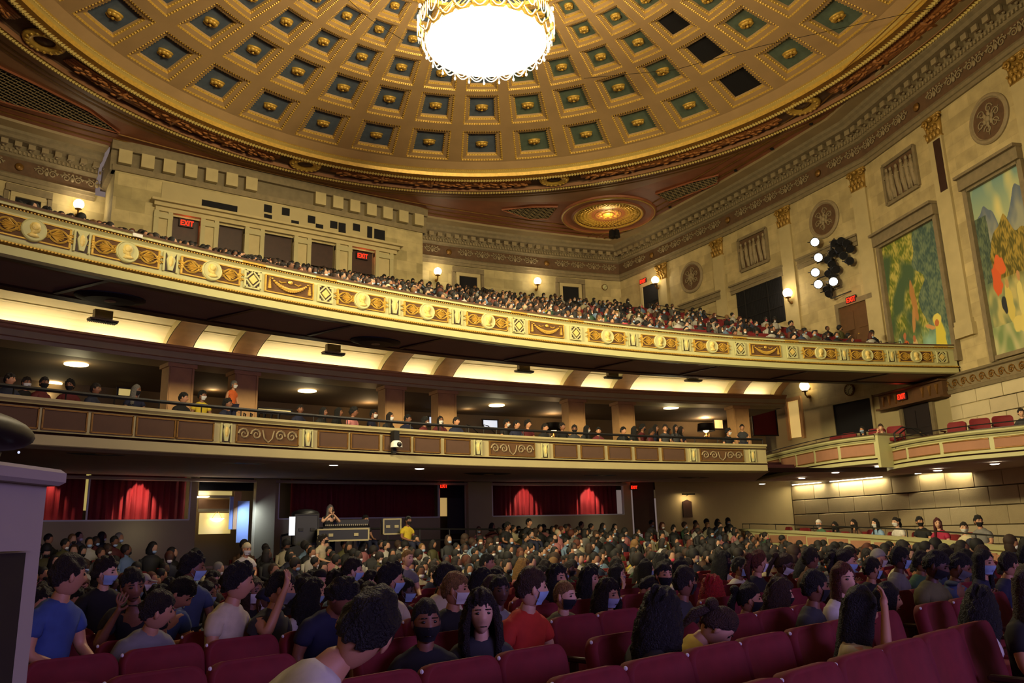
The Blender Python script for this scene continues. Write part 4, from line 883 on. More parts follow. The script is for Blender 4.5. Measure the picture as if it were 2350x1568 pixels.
for c,d in (((0,-.01,.2),(1.64,.05,.03)),((0,-.01,-.2),(1.64,.05,.03)),((-.8,-.01,0),(.03,.05,.42)),((.8,-.01,0),(.03,.05,.42))): m.box(c,d,1)
for k in range(5):
    x=-.62+k*.31
    if k==2: m.tube([(-.15,-.03,.12),(-.1,-.03,-.08),(0,-.04,-.17),(.1,-.03,-.08),(.15,-.03,.12)],.02,4,2)
    else: scroll(m,x,0,.14,2,1.5,.022,-1 if k<2 else 1,-.03)
SPM=m.mesh('scroll_panel',['panel_brown','gold_dark','relief_stone'])
ML=[('p',-20.9),('p',-19.8),('p',-18.6),('p',-17.4),('p',-15.95),('p',-14.8),('p',-13.63),('p',-12.48),('p',-11.37),('u',-10.46),('s',-9.14),('u',-7.82),('p',-6.93),('p',-5.76),('p',-4.55),('p',-3.35),('p',-2.1),('u',-1.24),('s',.28),('u',1.76),('p',2.72),('p',4.02),('p',5.35),('p',6.7),('p',8.08),('u',9.08),('s',10.6),('u',12.22)]
for k,a in ML:
    F=farc(RM-.0,a,4.09)
    if k=='p': link('maroon_panel',MPM,MP,F@T(0,-.01,0)@Matrix.Diagonal((1.0+.012*max(0,a)*1.0,1,1,1)))
    elif k=='s': link('scroll_panel',SPM,MP,F@T(0,-.01,0)@Matrix.Diagonal((1.0+.012*max(0,a),1,1,1)))
    else: link('urn_panel',URM,MP,F@T(0,-.01,0)@Matrix.Diagonal((.62,1,.82,1)))
m=MB(); sweep(m,arc(RM+.15,-23,13,60,RAILC),[(0,4.66),(.03,4.7),(0,4.74),(-.03,4.7),(0,4.66)],0,(0,-20))
for i in range(30): p=apt(RM+.15,-22+35*i/29); m.tube([(p.x,p.y,4.5),(p.x,p.y,4.7)],.014,4)
link('black_handrail',m.mesh('mezz_rail',['black_metal']),MP)
# video camera fixed on the parapet
t=link('video_camera',None,None,farc(RM-.12,-4.75,4.1),label='small grey video camera fixed to the mezzanine front',cat='camera')
m=MB(); m.box((0,-.06,.16),(.16,.2,.28),0); m.lathe([(.16,-.1),(.15,.02),(.1,.08)],12,1,T(0,-.14,-.05)); m.box((0,0,-.2),(.1,.1,.2),0); link('housing',m.mesh('videocam',['black','white_paint']),t); m=MB(); m.ball((0,-.28,-.08),.07,8,6); link('lens',m.mesh('camlens',['black']),t)
# ---- side boxes (upper) ----
def curve(P,n=6):
    out=[];Q=[P[0]]+P+[P[-1]]
    for i in range(1,len(Q)-2):
        for k in range(n):
            t=k/n; out.append(tuple(.5*((2*Q[i][c])+(-Q[i-1][c]+Q[i+1][c])*t+(2*Q[i-1][c]-5*Q[i][c]+4*Q[i+1][c]-Q[i+2][c])*t*t+(-Q[i-1][c]+3*Q[i][c]-3*Q[i+1][c]+Q[i+2][c])*t**3) for c in (0,1)))
    out.append(P[-1]); return out
BOXP=[('box_parapet',curve([(17.2,4.4),(15.35,1.2),(13.75,-2.1),(13.55,-4.1)]),4.74,3.74,[.05,.22,.43,.65,.88,1.1],'cream side box front with pink panels, left one joined to the mezzanine'),
      ('box_parapet',curve([(16.4,-2.9),(15.2,-3.41),(14.16,-4.28),(13.31,-5.66),(12.83,-7.39),(12.99,-9.28),(12.9,-12),(12.5,-14)]),4.42,3.52,[.0,.06,.2,.36,.53,.7,.86,1.0],'cream side box front with pink panels, nearer one at the right photo edge')]
def boxpar(nm,P,zt,zb,cuts,lab,ci):
    t=link(nm,None,kind='structure',label=lab)
    m=MB(); sweep(m,P,[(-.1,zb-.04),(.05,zb),(.05,zb+.12),(.0,zb+.14),(.04,zb+.17),(0,zb+.2),(0,zt-.24),(.04,zt-.2),(0,zt-.17),(.05,zt-.14),(.1,zt-.08),(.1,zt-.03),(.13,zt-.02),(.13,zt+.01),(-.25,zt+.02),(-.27,zt-.7)],[0,0,1,1,0,0,0,0,1,0,0,0,1,2,0],(-5,-12)); link('parapet_face',m.mesh('box_face',['cream','wood_dark','velvet']),t)
    # panels
    L=sum(math.dist(a,b) for a,b in zip(P[:-1],P[1:]))
    def pan(s0,s1):
        mm=MB(); q=subpath(P,s0,s1,6); sweep(mm,q,[(.0,zb+.26),(.03,zb+.28),(.03,zb+.30),(.008,zb+.31),(.008,zt-.32),(.03,zt-.31),(.03,zt-.29),(0,zt-.27)],[0,0,0,1,0,0,0],(-5,-12)); link('pink_panel',mm.mesh('pink_panel',['gold_dark','plaster_pink']),t)
    s=.12
    step=1.62 if ci else 1.55
    first=.5 if ci else step
    while s<L-.3:
        e=min(s+first-.14,L-.1); pan(s,e); s=e+.14; first=step
    # black rail
    mm=MB(); nn=norms(P,(-5,-12)); R_=[(p[0]-n.x*.1,p[1]-n.y*.1,zt+.16) for p,n in zip(P,nn)]; mm.tube(R_,.02,5)
    for i in range(0,len(R_),5): mm.tube([R_[i],(R_[i][0],R_[i][1],zt)],.012,4)
    link('black_rail',mm.mesh('box_rail',['black_metal']),t)
    # slab and soffit
    W2=[on_w for on_w in P]; vs=[];k=len(P)
    def wx(y): 
        for a,b in zip(SIDE[:-1],SIDE[1:]):
            if b[1]<=y<=a[1]: return a[0]+(b[0]-a[0])*(a[1]-y)/(a[1]-b[1])
        return 22
    for p in P: vs+=[(p[0],p[1],zb-.02),(max(wx(p[1]-1.2),p[0]+.1),p[1]-1.2,zb+.0),(p[0],p[1],zt-.72),(max(wx(p[1]-1.2),p[0]+.1),p[1]-1.2,zt-.72)]
    fs=[];ms=[]
    for i in range(k-1): a=i*4;b=a+4; fs+=[(a,a+1,b+1,b),(a+2,b+2,b+3,a+3)]; ms+=[0,1]
    mm=MB(); mm.add(vs,fs,ms); link('box_slab',mm.mesh('box_slab',['soffit','carpet']),t)
    return t
for i,b_ in enumerate(BOXP): boxpar(*b_,i)
m=MB(); m.lathe([(0,-.02),(.11,-.02),(.13,-.01),(.15,0)],16,0); DLM=m.mesh('downlight',['glow_downlight'])
def down(px,py,z,lab,e=16,cone=True):
    p=at_z(px,py,z); t=link('downlight',DLM,None,T(p.x,p.y,z),label=lab,cat='downlight'); light('downlight_beam','SPOT',(0,0,-.1),e*4,(1,.86,.55),.1,rot=(0,0,0),spot=math.radians(100),blend=.6,parent=t)
for px,py,z,lab in ((1749,1111,3.62,'small round downlight nearest the mezzanine under the right side boxes'),(1840,1098,3.68,'small round downlight, second from left under the first side box'),(1917,1085,3.68,'small round downlight, third from left under the first side box'),(2017,1071,3.68,'small round downlight at the right end of the first side box'),(2152,1080,3.44,'small round downlight at the left under the nearer side box'),(2283,1065,3.44,'small round downlight at the right under the nearer side box'),(766,1067,3.63,'small round downlight in the low ceiling above the sound desk, left one'),(963,1076,3.63,'small round downlight in the low ceiling above the sound desk, right one')): down(px,py,z,lab,14 if px<1000 else 40)
# wall wash coves below the side boxes
def cove(px0,py0,px1,py1,e):
    a,_=on_side(px0,py0);b,_=on_side(px1,py1); d=b-a; d.z=0; n=Vector((-d.y,d.x)).normalized(); n=n if n.x<0 else -n; c=(a+b)/2+Vector((n.x*.22,n.y*.22,0))
    m=MB(); m.box((0,0,0),(d.length,.06,.04),0); link('wall_washer',m.mesh('washer',['glow_downlight']),None,frame((c.x,c.y,3.72),n),label='thin lit strip on the stone wall below the boxes, %s'%lab_,cat='strip light')
    light('washer_light','AREA',(c.x,c.y,3.68),e,(1,.82,.45),d.length,sizey=.1,rot=(0,0,math.atan2(d.y,d.x)))
for q in ((1825,1106,1890,1098,26,'leftmost'),(1912,1098,2030,1078,60,'longest'),(2110,1078,2168,1086,20,'short one by the pier'),(2180,1082,2345,1058,80,'rightmost')): lab_=q[5]; cove(*q[:5])
# ================= GROUND LEVEL =================
def fz(y): return float(np.interp(y,[-34,-14,-8.5,-3.5,5.2,12],[0,0,-.18,-.18,.72,.75]))
def fzr(x,y):
    R=math.hypot(x,y+72); return fz(R-72-.0)
FL=link('floor',None,kind='structure')
vs=[];fs=[]; ys=[-34,-20,-14,-10,-7,-4,-1,2,4.5,7,12]; xs=list(range(-26,27,4))
for y in ys:
    for x in xs: vs.append((x,y,fzr(x,y)))
for j in range(len(ys)-1):
    for i in range(len(xs)-1): a=j*len(xs)+i; fs.append((a,a+1,a+1+len(xs),a+len(xs)))
m=MB(); m.add(vs,fs); link('floor_carpet',m.mesh('floor_carpet',['carpet']),FL)
GBC,GBR=-54.0,64.6
def garc(x0,x1,n=30,off=0): return [(x0+(x1-x0)*i/n, GBC+math.sqrt((GBR-off)**2-(x0+(x1-x0)*i/n)**2)) for i in range(n+1)]
def on_g(px,py,off=0): return on_cyl(px,py,GBC,GBR-off)
def fg(px,py,off=0,z=None):
    p=on_g(px,py); n=Vector((-p.x,-(p.y-GBC))).normalized(); return frame((p.x+n.x*off,p.y+n.y*off,p.z if z is None else z),n)
GB=link('wall_rear_ground',None,kind='structure')
# soffit of the mezzanine
m=MB(); vs=[];fs=[]; n=50
for i in range(n+1):
    a=-22.9+36*i/n; p=apt(RM-.0,a); x2=p.x*1.24; 
    x2=max(-23,min(22.6,x2)); y2=GBC+math.sqrt(GBR**2-x2*x2)
    vs+=[(p.x,p.y,3.56),(p.x+(x2-p.x)*.5,p.y+(y2-p.y)*.5,3.74),(x2,y2,3.93)]
for i in range(n): a=i*3; fs+=[(a,a+3,a+4,a+1),(a+1,a+4,a+5,a+2)]
q=apt(RM,13.1); vs2=[(q.x,q.y,3.56),(17.4,4.6,3.74),(22.6,6.6,3.93),(13.2,9.3,3.93),(22.3,4.4,3.93)]
m.add(vs,fs); m.add(vs2,[(0,1,2,3),(1,4,2)]); link('mezzanine_soffit',m.mesh('mezz_soffit',['soffit']),GB)
m=MB(); sweep(m,garc(-22,13.5,40,.05),[(.0,3.88),(.12,3.86),(.14,3.78),(.0,3.76)],0,(0,-20)); link('top_moulding',m.mesh('top_moulding',['soffit']),GB)
# wall segments between openings: sill walls and piers. list of (px0,px1,kind)
def gx(px,py=1150): return on_g(px,py).x
W=[('win',gx(40),gx(436)),('door',gx(452),gx(581)),('win',gx(640),gx(1008)),('door',gx(1010),gx(1066)),('win',gx(1130),gx(1431)),('door',gx(1449),gx(1505))]
SILL=2.42
m=MB(); 
def gw(x0,x1,z0,z1,off=0,mi=0): sweep(m,garc(x0,x1,max(2,int((x1-x0)*2)),off),[(0,z0),(0,z1)],mi,(0,-20))
gw(-23,W[0][1],0,3.95)
for (k,a,b),nx in zip(W,W[1:]+[(0,22.7,0)]):
    if k=='win': gw(a,b,0,SILL)
    gw(b,nx[1],0,3.95)
link('wall_face',m.mesh('ground_wall',['plaster'],uv=True),GB)
# curtained windows
def curtain_mesh(x0,x1,off,z0,z1,seed):
    mb=MB(); vs=[];fs=[]; n=int((x1-x0)*26); r=random.Random(seed)
    for i in range(n+1):
        x=x0+(x1-x0)*i/n; R=GBR+off+.05*math.sin(x*27)+.03*math.sin(x*61+1)
        y=GBC+math.sqrt(R*R-x*x); vs+=[(x,y,z0),(x,y,z1)]
    fs=[(2*i,2*i+2,2*i+3,2*i+1) for i in range(n)]; mb.add(vs,fs); return mb.mesh('curtain',['curtain'],True)
for k,(nm,a,b) in enumerate([w for w in W if w[0]=='win']):
    t=link('window_%d'%(11+k),None,kind='structure')
    spl=[(a+.06,b-.06)] if k==2 else [(a+.06,gx(196)),(gx(208),b-.06)] if k==0 else [(a+.62,b-.04)]
    for s0,s1 in spl: link('velvet_curtain',curtain_mesh(s0,s1,.42,2.2,3.98,k),t)
    m=MB(); sweep(m,garc(a,b,10,0),[(.03,SILL-.03),(.03,SILL+.02),(-.5,SILL+.02)],0,(0,-20)); link('sill',m.mesh('sill',['white_paint']),t)
    m=MB()
    for x in (a,b)+((gx(202),) if k==0 else ()): y=GBC+math.sqrt(GBR**2-x*x); m.box((x,y+.05,(SILL+3.9)/2),(.05,.12,3.9-SILL),0)
    link('window_frame',m.mesh('gframe',['white_paint']),t)
    m=MB(); sweep(m,garc(a+.03,b-.03,16,-.08),[(0,SILL),(0,3.88)],0,(0,-20)); link('glass_pane',m.mesh('glass_pane',['window_glass']),t)
# back-of-window void and lobby behind
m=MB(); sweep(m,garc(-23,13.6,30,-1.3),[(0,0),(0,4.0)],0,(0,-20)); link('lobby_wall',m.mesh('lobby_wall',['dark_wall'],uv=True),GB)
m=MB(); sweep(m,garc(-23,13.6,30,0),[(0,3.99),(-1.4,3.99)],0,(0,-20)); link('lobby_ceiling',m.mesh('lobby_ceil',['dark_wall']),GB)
def ypx(x,off=0): return GBC+math.sqrt((GBR+off)**2-x*x)
# spot lamps washing the curtains
for px,e in ((112,22),(322,120),(1213,110),(1362,110)):
    x=gx(px); y=ypx(x,-.62); light('curtain_spot','SPOT',(x,y+.72,3.93),e*3.4,(1,.55,.40),.03,spot=math.radians(74),blend=.5,target=(x,ypx(x,.42),2.55))
    m=MB(); m.lathe([(.0,.06),(.05,.05),(.06,-.04),(.05,-.04)],10,0,cap=False); link('curtain_spotlight_fitting',m.mesh('spotfit',['black_metal']),GB,T(x,y+.72,3.98))
    light('sill_glow','POINT',(x,y-.25,SILL-.45),4.0*(e/110),(1,.95,.8),.25)
# yellow glimpse of the lobby beside the dark curtain and at the left windows
def gpanel(px0,py0,px1,py1,off,mt,nm,parent):
    a=on_g(px0,py0,-off);b=on_g(px1,py1,-off);c=(a+b)/2; n=Vector((-c.x,-(c.y-GBC))).normalized(); m=MB(); m.box((0,0,0),(math.hypot(a.x-b.x,a.y-b.y),.03,abs(a.z-b.z)),0); return link(nm,m.mesh(nm,[mt]),parent,frame(c,n))
gpanel(624,1080,641,1102,.5,'lobby_glow','lit_lobby_panel',GB); gpanel(622,1124,637,1180,.5,'window_glow','lit_lobby_panel',GB); gpanel(197,1065,206,1172,.6,'window_glow','lit_lobby_panel',GB)
# door openings
F=fg(516,1120,-.35); t=link('lobby_entrance',None,kind='structure'); gpanel(460,1073,581,1127,.15,'void','transom_panel',t)
gpanel(456,1127,532,1137,.3,'window_glow','lit_transom',t); gpanel(456,1137,530,1144,.28,'cream_dim','transom_bar',t); gpanel(456,1146,530,1168,.5,'panel_brown','lobby_frieze',t); gpanel(455,1168,530,1175,.3,'cream_dim','door_head',t); gpanel(458,1178,528,1225,.6,'window_glow','lit_lobby_wall',t)
gpanel(528,1140,538,1215,.2,'blue_white','bluish_jamb',t); gpanel(538,1128,550,1215,.16,'column_tan','door_post',t); gpanel(546,1150,568,1245,.14,'blue_white','open_white_door_leaf',t)
p=on_g(498,1190,-.45); t2=link('pendant_lamp',None,None,T(p.x,p.y,p.z),label='glowing white bowl pendant lamp in the lobby seen through the left doorway',cat='lamp'); m=MB(); m.lathe([(0,-.14),(.14,-.1),(.26,0),(0,0)],18,0); link('bowl',m.mesh('pendant_bowl',['glow_warm'],True),t2); m=MB(); m.tube([(-.18,0,0),(0,0,.3),(.18,0,0)],.012,4); link('chains',m.mesh('pendant_chain',['gold']),t2)
p=on_g(461,1140,-.25); link('ceiling_lamp_edge',DLM,None,T(p.x,p.y,p.z)@Matrix.Scale(2,4),label='edge of a bright lobby ceiling lamp in the left doorway',cat='ceiling light')
light('lobby_cool','AREA',(gx(560),ypx(gx(560),-.5),2.6),26,(.5,.65,1),.8,target=(gx(590),ypx(gx(590),0),1.8)); light('lobby_warm','POINT',(gx(500),ypx(gx(500),.9),3.2),20,(1,.8,.4),.2)
t=link('rear_doorway',None,kind='structure'); gpanel(1010,1104,1068,1142,.1,'void','transom_panel',t); gpanel(1010,1143,1026,1185,.3,'lobby_glow','lit_gap',t); gpanel(1026,1143,1066,1225,.15,'door_dark','door_leaf',t)
t=link('right_rear_doorway',None,kind='structure'); gpanel(1450,1107,1506,1225,.1,'maroon_panel','door_leaf',t)
exitsign(fg(1016,1116,.06),'red lit EXIT sign over the door behind the sound desk',.62,2); exitsign(fg(1453,1119,.06),'red lit EXIT sign on the door right of the two lit curtains',.62,2)
# pilasters on the ground wall
m=MB(); m.box((0,-.1,1.95),(1.0,.3,3.9),0); GP=m.mesh('pier',['plaster'])
for px,s in ((602,.75),(1097,1.15),(-60,1)): p=on_g(px,1200); F=fg(px,1200,0,0); link('wall_pier',GP,GB,F@Matrix.Diagonal((s,1,1,1)))
# plaque with picture light
F=fg(1576,1168,.03); t=link('wall_plaque',None,None,F,label='dark plaque with pointed top under a small picture light on the cream wall',cat='plaque')
m=MB(); m.poly([(-.25,-.42),(.25,-.42),(.25,.34),(0,.44),(-.25,.34)],-.06,0); link('board',m.mesh('plaque',['wood_dark']),t)
m=MB(); m.tube([(-.4,-.3,.70),(.32,-.3,.70)],.035,6); m.tube([(0,-.3,.7),(0,0,.62)],.015,4); link('picture_light',m.mesh('piclight',['black_metal']),t); light('picture_lamp','AREA',(-.05,-.3,.66),9,(1,.74,.38),.7,sizey=.05,target=(-.05,0,-.1),parent=t)
# round dark ceiling vents in the low soffit
for px,py,z,l in ((240,1035,3.67,'far left one above the lit curtain'),(580,1057,3.70,'above the left doorway'),(1122,1084,3.72,'left of the two lit curtains'),(1382,1087,3.74,'above the pair of lit curtains'),(1597,1093,3.78,'rightmost above the plaque')):
    p=at_z(px,py,z); link('round_ceiling_vent',DL,None,T(p.x,p.y,z-.0)@Matrix.Diagonal((.95,.95,.6,1)),label='broad dark round vent under the mezzanine, '+l,cat='vent')
# right ground boxes: sloping parapet with red chairs
GP0=[(15.5,4.0),(12.5,.9),(10.9,-2.2),(9.3,-5.3),(7.2,-8.5),(4.8,-11.8),(3.9,-13.1),(2.6,-15)]
def gz(i): return [1.6,1.57,1.48,1.37,1.27,1.12,1.07,1.0][i]
t=link('ground_box_parapet',None,kind='structure'); P=curve(GP0,5); Z=[]
for i in range(len(P)): q=i/5; a=int(min(q,6)); Z.append(gz(a)+(gz(a+1)-gz(a))*(q-a))
nn=norms(P,(-5,-12)); m=MB(); prof=[(.05,-.55),(.05,-.12),(.12,-.08),(.14,0),(-.2,.0),(-.22,-.7)]; vs=[];k=len(prof)
for p,n_,z in zip(P,nn,Z):
    for o,dz_ in prof: vs.append((p[0]+n_.x*o,p[1]+n_.y*o,z+dz_ if dz_>-.5 else 0.0))
fs=[];ms=[]
for i in range(len(P)-1):
    for j in range(k-1): fs.append((i*k+j,(i+1)*k+j,(i+1)*k+j+1,i*k+j+1)); ms.append(0)
m.add(vs,fs,ms); link('parapet_face',m.mesh('gbox_face',['cream']),t)
m=MB(); m.box((0,-.07,0),(1.25,.03,.26),0); GBP=m.mesh('box_panel',['plaster_pink'])
for i in range(2,len(P)-1,2): a,b=P[i],P[i+1]; c=Vector(((a[0]+b[0])/2,(a[1]+b[1])/2)); link('pink_panel',GBP,t,frame((c.x,c.y,(Z[i]+Z[i+1])/2-.3),nn[i]))
m=MB(); R_=[(p[0]-n_.x*.05,p[1]-n_.y*.05,z+.2) for p,n_,z in zip(P,nn,Z)]; m.tube(R_,.02,5)
for i in range(0,len(R_),4): m.tube([R_[i],(R_[i][0],R_[i][1],Z[i])],.014,4)
link('black_rail',m.mesh('gbox_rail',['black_metal']),t)
t=link('box_floor',None,kind='structure'); vs=[]
for p,z in zip(P,Z): vs+=[(p[0]+.1,p[1],z-.85),(24,p[1]-.5,z-.85)]
m=MB(); m.add(vs,[(2*i,2*i+1,2*i+3,2*i+2) for i in range(len(P)-1)]); link('box_carpet',m.mesh('box_carpet',['carpet']),t)
# rail at the cross aisle in front of the sound desk
t=link('aisle_railing',None,kind='structure'); m=MB(); zt=1.78
A=[at_z(725,1213,1.735),at_z(1195,1216,1.735)]
a=on_cyl(725,1213,-72,74.2); b=on_cyl(1260,1216,-72,77); a0=on_cyl(645,1230,-72,74.6); pts=[(a0.x,a0.y,a0.z),(a.x,a.y,a.z),(b.x,b.y,b.z)]
m.tube(pts,.03,6); m.tube([(p[0],p[1],p[2]-.35) for p in pts],.02,5)
for i in range(9): q=i/8; p=(a*(1-q)+b*q); m.tube([p,(p.x,p.y,.5)],.025,5)
m.tube([a0,(a0.x,a0.y,.5)],.025,5); link('metal_rail',m.mesh('aisle_rail',['black_metal']),t)
# sound desk and equipment
def flight(px,py,dist,w_,d_,h,nm,lab,cat,ang=0,mats=('black','cream_dim')):
    r=pray(px,py); r2=Vector((r.x,r.y)).length; p=CAM+r*(dist/r2); t=link(nm,None,None,T(p.x,p.y,p.z)@RZ(ang),label=lab,cat=cat)
    m=MB(); m.box((0,0,0),(w_,d_,h),0); link('case_body',m.mesh('case',[mats[0]]),t); m=MB()
    for sx in (-1,1):
        for sy in (-1,1): m.box((sx*w_/2,sy*d_/2,0),(.04,.04,h),0)
        m.box((0,sx*d_/2,h/2),(w_,.04,.04),0); m.box((0,sx*d_/2,-h/2),(w_,.04,.04),0); m.box((sx*w_/2,0,h/2),(.04,d_,.04),0)
    link('metal_edging',m.mesh('case_edge',[mats[1]]),t); m=MB(); 
    for x in (-w_/4,w_/4): m.box((x,-d_/2-.02,0),(.12,.03,.08),0)
    link('latch',m.mesh('latch',[mats[1]]),t); return t
def at_d(px,py,dist): r=pray(px,py); return CAM+r*(dist/Vector((r.x,r.y)).length)
t=flight(785,1228,23.6,1.35,.8,.3,'flight_case','long black flight case below the mixing desk, with metal edges','case',-.3)
t=flight(897,1209,24.9,.5,.5,.42,'equipment_rack','black wheeled equipment rack with metal edges right of the mixing desk','rack',-.3)
t=flight(700,1216,24.0,.62,.6,.8,'covered_equipment','tall black covered equipment stack left of the mixing desk','equipment',-.2,('black','black_metal'))
m=MB(); m.ball((0,0,.42),.36,10,6,0,sc=(1.1,.9,.4)); link('cloth_cover',m.mesh('cloth_cover',['black'],True),t)
m=MB(); m.box((-.4,-.31,.1),(.16,.03,.5),0); link('blue_screen',m.mesh('blue_screen',['screen_glow']),t)
p=at_d(795,1205,24.5); t=link('mixing_desk',None,None,T(p.x,p.y,p.z)@RZ(-.35),label='wide black sound mixing desk on cases in front of the long-haired person',cat='mixing desk')
m=MB(); m.add([(-.65,-.35,-.08),(.65,-.35,-.08),(.65,.35,.02),(-.65,.35,.02),(-.65,-.35,-.16),(.65,-.35,-.16),(.65,.35,-.16),(-.65,.35,-.16)],[(0,1,2,3),(4,5,1,0),(5,6,2,1),(6,7,3,2),(7,4,0,3)]); m.box((0,.34,.05),(1.3,.06,.2),0); link('console',m.mesh('console',['black']),t)
m=MB(); m.box((0,-.37,-.13),(1.25,.03,.05),0); link('front_strip',m.mesh('strip',['blue_white']),t)
m=MB()
for i in range(22): m.box((-.58+i*.055,-.1,-.02),(.012,.3,.02),0); m.box((-.58+i*.055,-.15+.02*(i%5),.0),(.03,.04,.03),0)
link('faders',m.mesh('faders',['grey_paint']),t,kind='stuff')
# grey cabinet / stage pier at the left edge with a black stage monitor on top
vd=Vector((math.sin(math.radians(34.5)),math.cos(math.radians(34.5))))
def near(px,py,d): r=pray(px,py); return CAM+r*(d/(r.x*vd.x+r.y*vd.y))
a=near(145,1108,2.0); b=near(-140,1000,1.35)
t=link('grey_cabinet',None,None,None,label='tall grey painted cabinet with a dark recessed panel at the left photo edge',cat='cabinet')
bp=near(128,1114,2.3); bq=near(-200,1040,1.75); zt=bp.z
d=(bp-bq); d.z=0; L=d.length; n=Vector((d.y,-d.x)).normalized(); 
if n.dot(CAM.xy-bp.xy)<0: n=-n
F=frame(((bp.x+bq.x)/2-0*n.x,(bp.y+bq.y)/2,0),n); 
m=MB(); sgn=1
m.box((0,.30,(zt)/2),(L,.55,zt),0); link('carcass',m.mesh('cab_body',['grey_paint']),t,F)
m=MB(); m.bevbox((-.03,.28,zt+.02),(L+.10,.60,.045),.01); link('top_slab',m.mesh('cab_top',['grey_paint']),t,F)
m=MB(); x1=L/2-.13; m.box((x1-.5,-.005,zt-.98),(1.0,.02,1.6),0); link('recessed_panel',m.mesh('cab_panel',['door_dark']),t,F)
m=MB(); m.box((x1-.5,-.02,zt-.165),(1.03,.03,.02),0); link('panel_bead',m.mesh('cab_bead',['grey_paint']),t,F)
mp=near(-10,985,1.75); t=link('stage_monitor',None,None,T(mp.x-.05,mp.y,mp.z)@RZ(-.5),label='black rounded stage monitor on the grey cabinet, cut by the photo edge',cat='monitor')
m=MB(); m.ball((0,0,0),.2,20,12,0,sc=(.42,1.2,.22)); m.tube([(0,.0,-.03),(-.06,.0,-.2)],[.07,.09],10); link('casing',m.mesh('monitor_case',['black'],True),t)
m=MB(); m.ball((.07,.08,-.045),.003,6,4); link('indicator',m.mesh('indicator',['screen_glow']),t)
# ================= CHANDELIER =================
t=link('chandelier',None,None,T(0,0,18),label='huge round crystal chandelier with glowing white bowl, under the dome',cat='chandelier')
m=MB(); m.lathe([(0,-.14),(.8,-.12),(1.5,-.06),(2.07,0),(2.05,.05),(0,.05)],64,0,cap=False); link('glass_bowl',m.mesh('bowl',['bowl_glow'],True),t)
m=MB(); m.lathe([(2.06,0),(2.14,.05),(2.14,.14),(2.05,.18)],64,0,cap=False); m.lathe([(2.3,.75),(2.36,.8),(2.3,.85),(2.24,.8),(2.3,.75)],64,0,cap=False); m.lathe([(.2,.1),(.3,.6),(.15,1.2),(.4,1.8),(.12,2.4),(.08,5.9)],16,0,cap=False)
for i in range(24):
    a=i*math.pi/12; c,s=math.cos(a),math.sin(a); m.tube([(2.1*c,2.1*s,.12),(2.32*c,2.32*s,.25),(2.28*c,2.28*s,.8)],.03,4); m.tube([(2.05*c,2.05*s,.2),(1.2*c,1.2*s,1.4),(.2*c,.2*s,2.3)],.02,4); m.lathe([(.05,0),(.09,.04),(.03,.05)],8,0,T(2.32*c,2.32*s,.84))
link('gilt_frame',m.mesh('chand_frame',['gold'],True),t)
m=MB()
for i in range(24):
    a=i*math.pi/12; m.ball((2.32*math.cos(a),2.32*math.sin(a),1.0),.055,6,5,0,sc=(1,1,1.7))
link('candle_bulbs',m.mesh('bulbs',['glow_white'],True),t,kind='stuff')
m=MB()
for i in range(24):
    a0=i*math.pi/12; a1=a0+math.pi/12
    for k,(R_,z0,sag) in enumerate(((2.12,.05,.22),(2.3,.78,.5),(2.2,.3,.32))):
        P=[((R_)*math.cos(a0+(a1-a0)*q/8),(R_)*math.sin(a0+(a1-a0)*q/8),z0-sag*math.sin(math.pi*q/8)) for q in range(9)]; m.tube(P,.022,4)
    for R_,z0,l in ((2.13,.03,.2),):
        c,s=math.cos(a0),math.sin(a0); m.tube([(R_*c,R_*s,z0),(R_*c,R_*s,z0-l)],.015,4); m.ball((R_*c,R_*s,z0-l-.05),.045,6,5,0,sc=(1,1,1.5))
    for q in range(5):
        a=a0+q*math.pi/60; l=.35+.25*((q*7+i)%4)/4; m.tube([(2.36*math.cos(a),2.36*math.sin(a),.76),(2.36*math.cos(a),2.36*math.sin(a),.76-l)],.012,3)
link('crystal_swags',m.mesh('crystals',['crystal']),t,kind='stuff')
# thin wires strung across the dome
def wire(pts,lab): m=MB(); m.tube(pts,.012,3); link('thin_wire',m.mesh('wire',['black']),None,label=lab,cat='wire')
wire([at_z(1340,180,20.3),at_z(1550,160,20.6),at_z(1750,105,20.6),at_z(2140,18,20.6)],'thin dark wire strung across the dome right of the chandelier')
wire([at_z(800,0,20.4),at_z(850,45,20.3),at_z(925,92,20.2)],'thin dark wire across the dome left of the chandelier')
# ================= BALCONY SEATING RAKE =================
BF=link('balcony_floor',None,kind='structure')
prof=[(-.35,8.0),(-1.9,8.0)]; z=8.0; R=-1.9
for k in range(20): z+=.345; prof+=[(R,z),(R-.93,z)]; R-=.93
m=MB(); sweep(m,arc(RB,-24,26.5,60,RAILC),prof,0,(0,-20)); link('balcony_steps',m.mesh('balcony_steps',['carpet']),BF)
t=link('balcony_stair_rail',None,kind='structure'); P=[]
for px,py in ((1510,695),(1600,711),(1700,728),(1850,752),(1995,778)):
    p,i=on_side(px,py); n=seg_n(i); P.append((p.x+n.x*.9,p.y+n.y*.9,p.z-.15))
m=MB(); m.tube(P,.03,5); m.tube([(p[0],p[1],p[2]-.45) for p in P],.02,4)
for i in range(13): q=i/12*(len(P)-1); a=int(min(q,len(P)-2)); f=q-a; p=Vector(P[a])*(1-f)+Vector(P[a+1])*f; m.tube([p,(p.x,p.y,p.z-.95)],.018,4)
link('handrail',m.mesh('stair_rail',['black_metal']),t)
m=MB()
for px in (2020,2065): 
    p=on_cyl(px,770,RAILC,47.6); 
    for dx in (0,.5): m.tube([(p.x+dx,p.y,8.2),(p.x+dx,p.y,8.95),(p.x+dx+.2,p.y+.4,9.0),(p.x+dx+.3,p.y+.9,8.6)],.02,5)
link('aisle_grab_rail',m.mesh('grab_rail',['black_metal']),t)
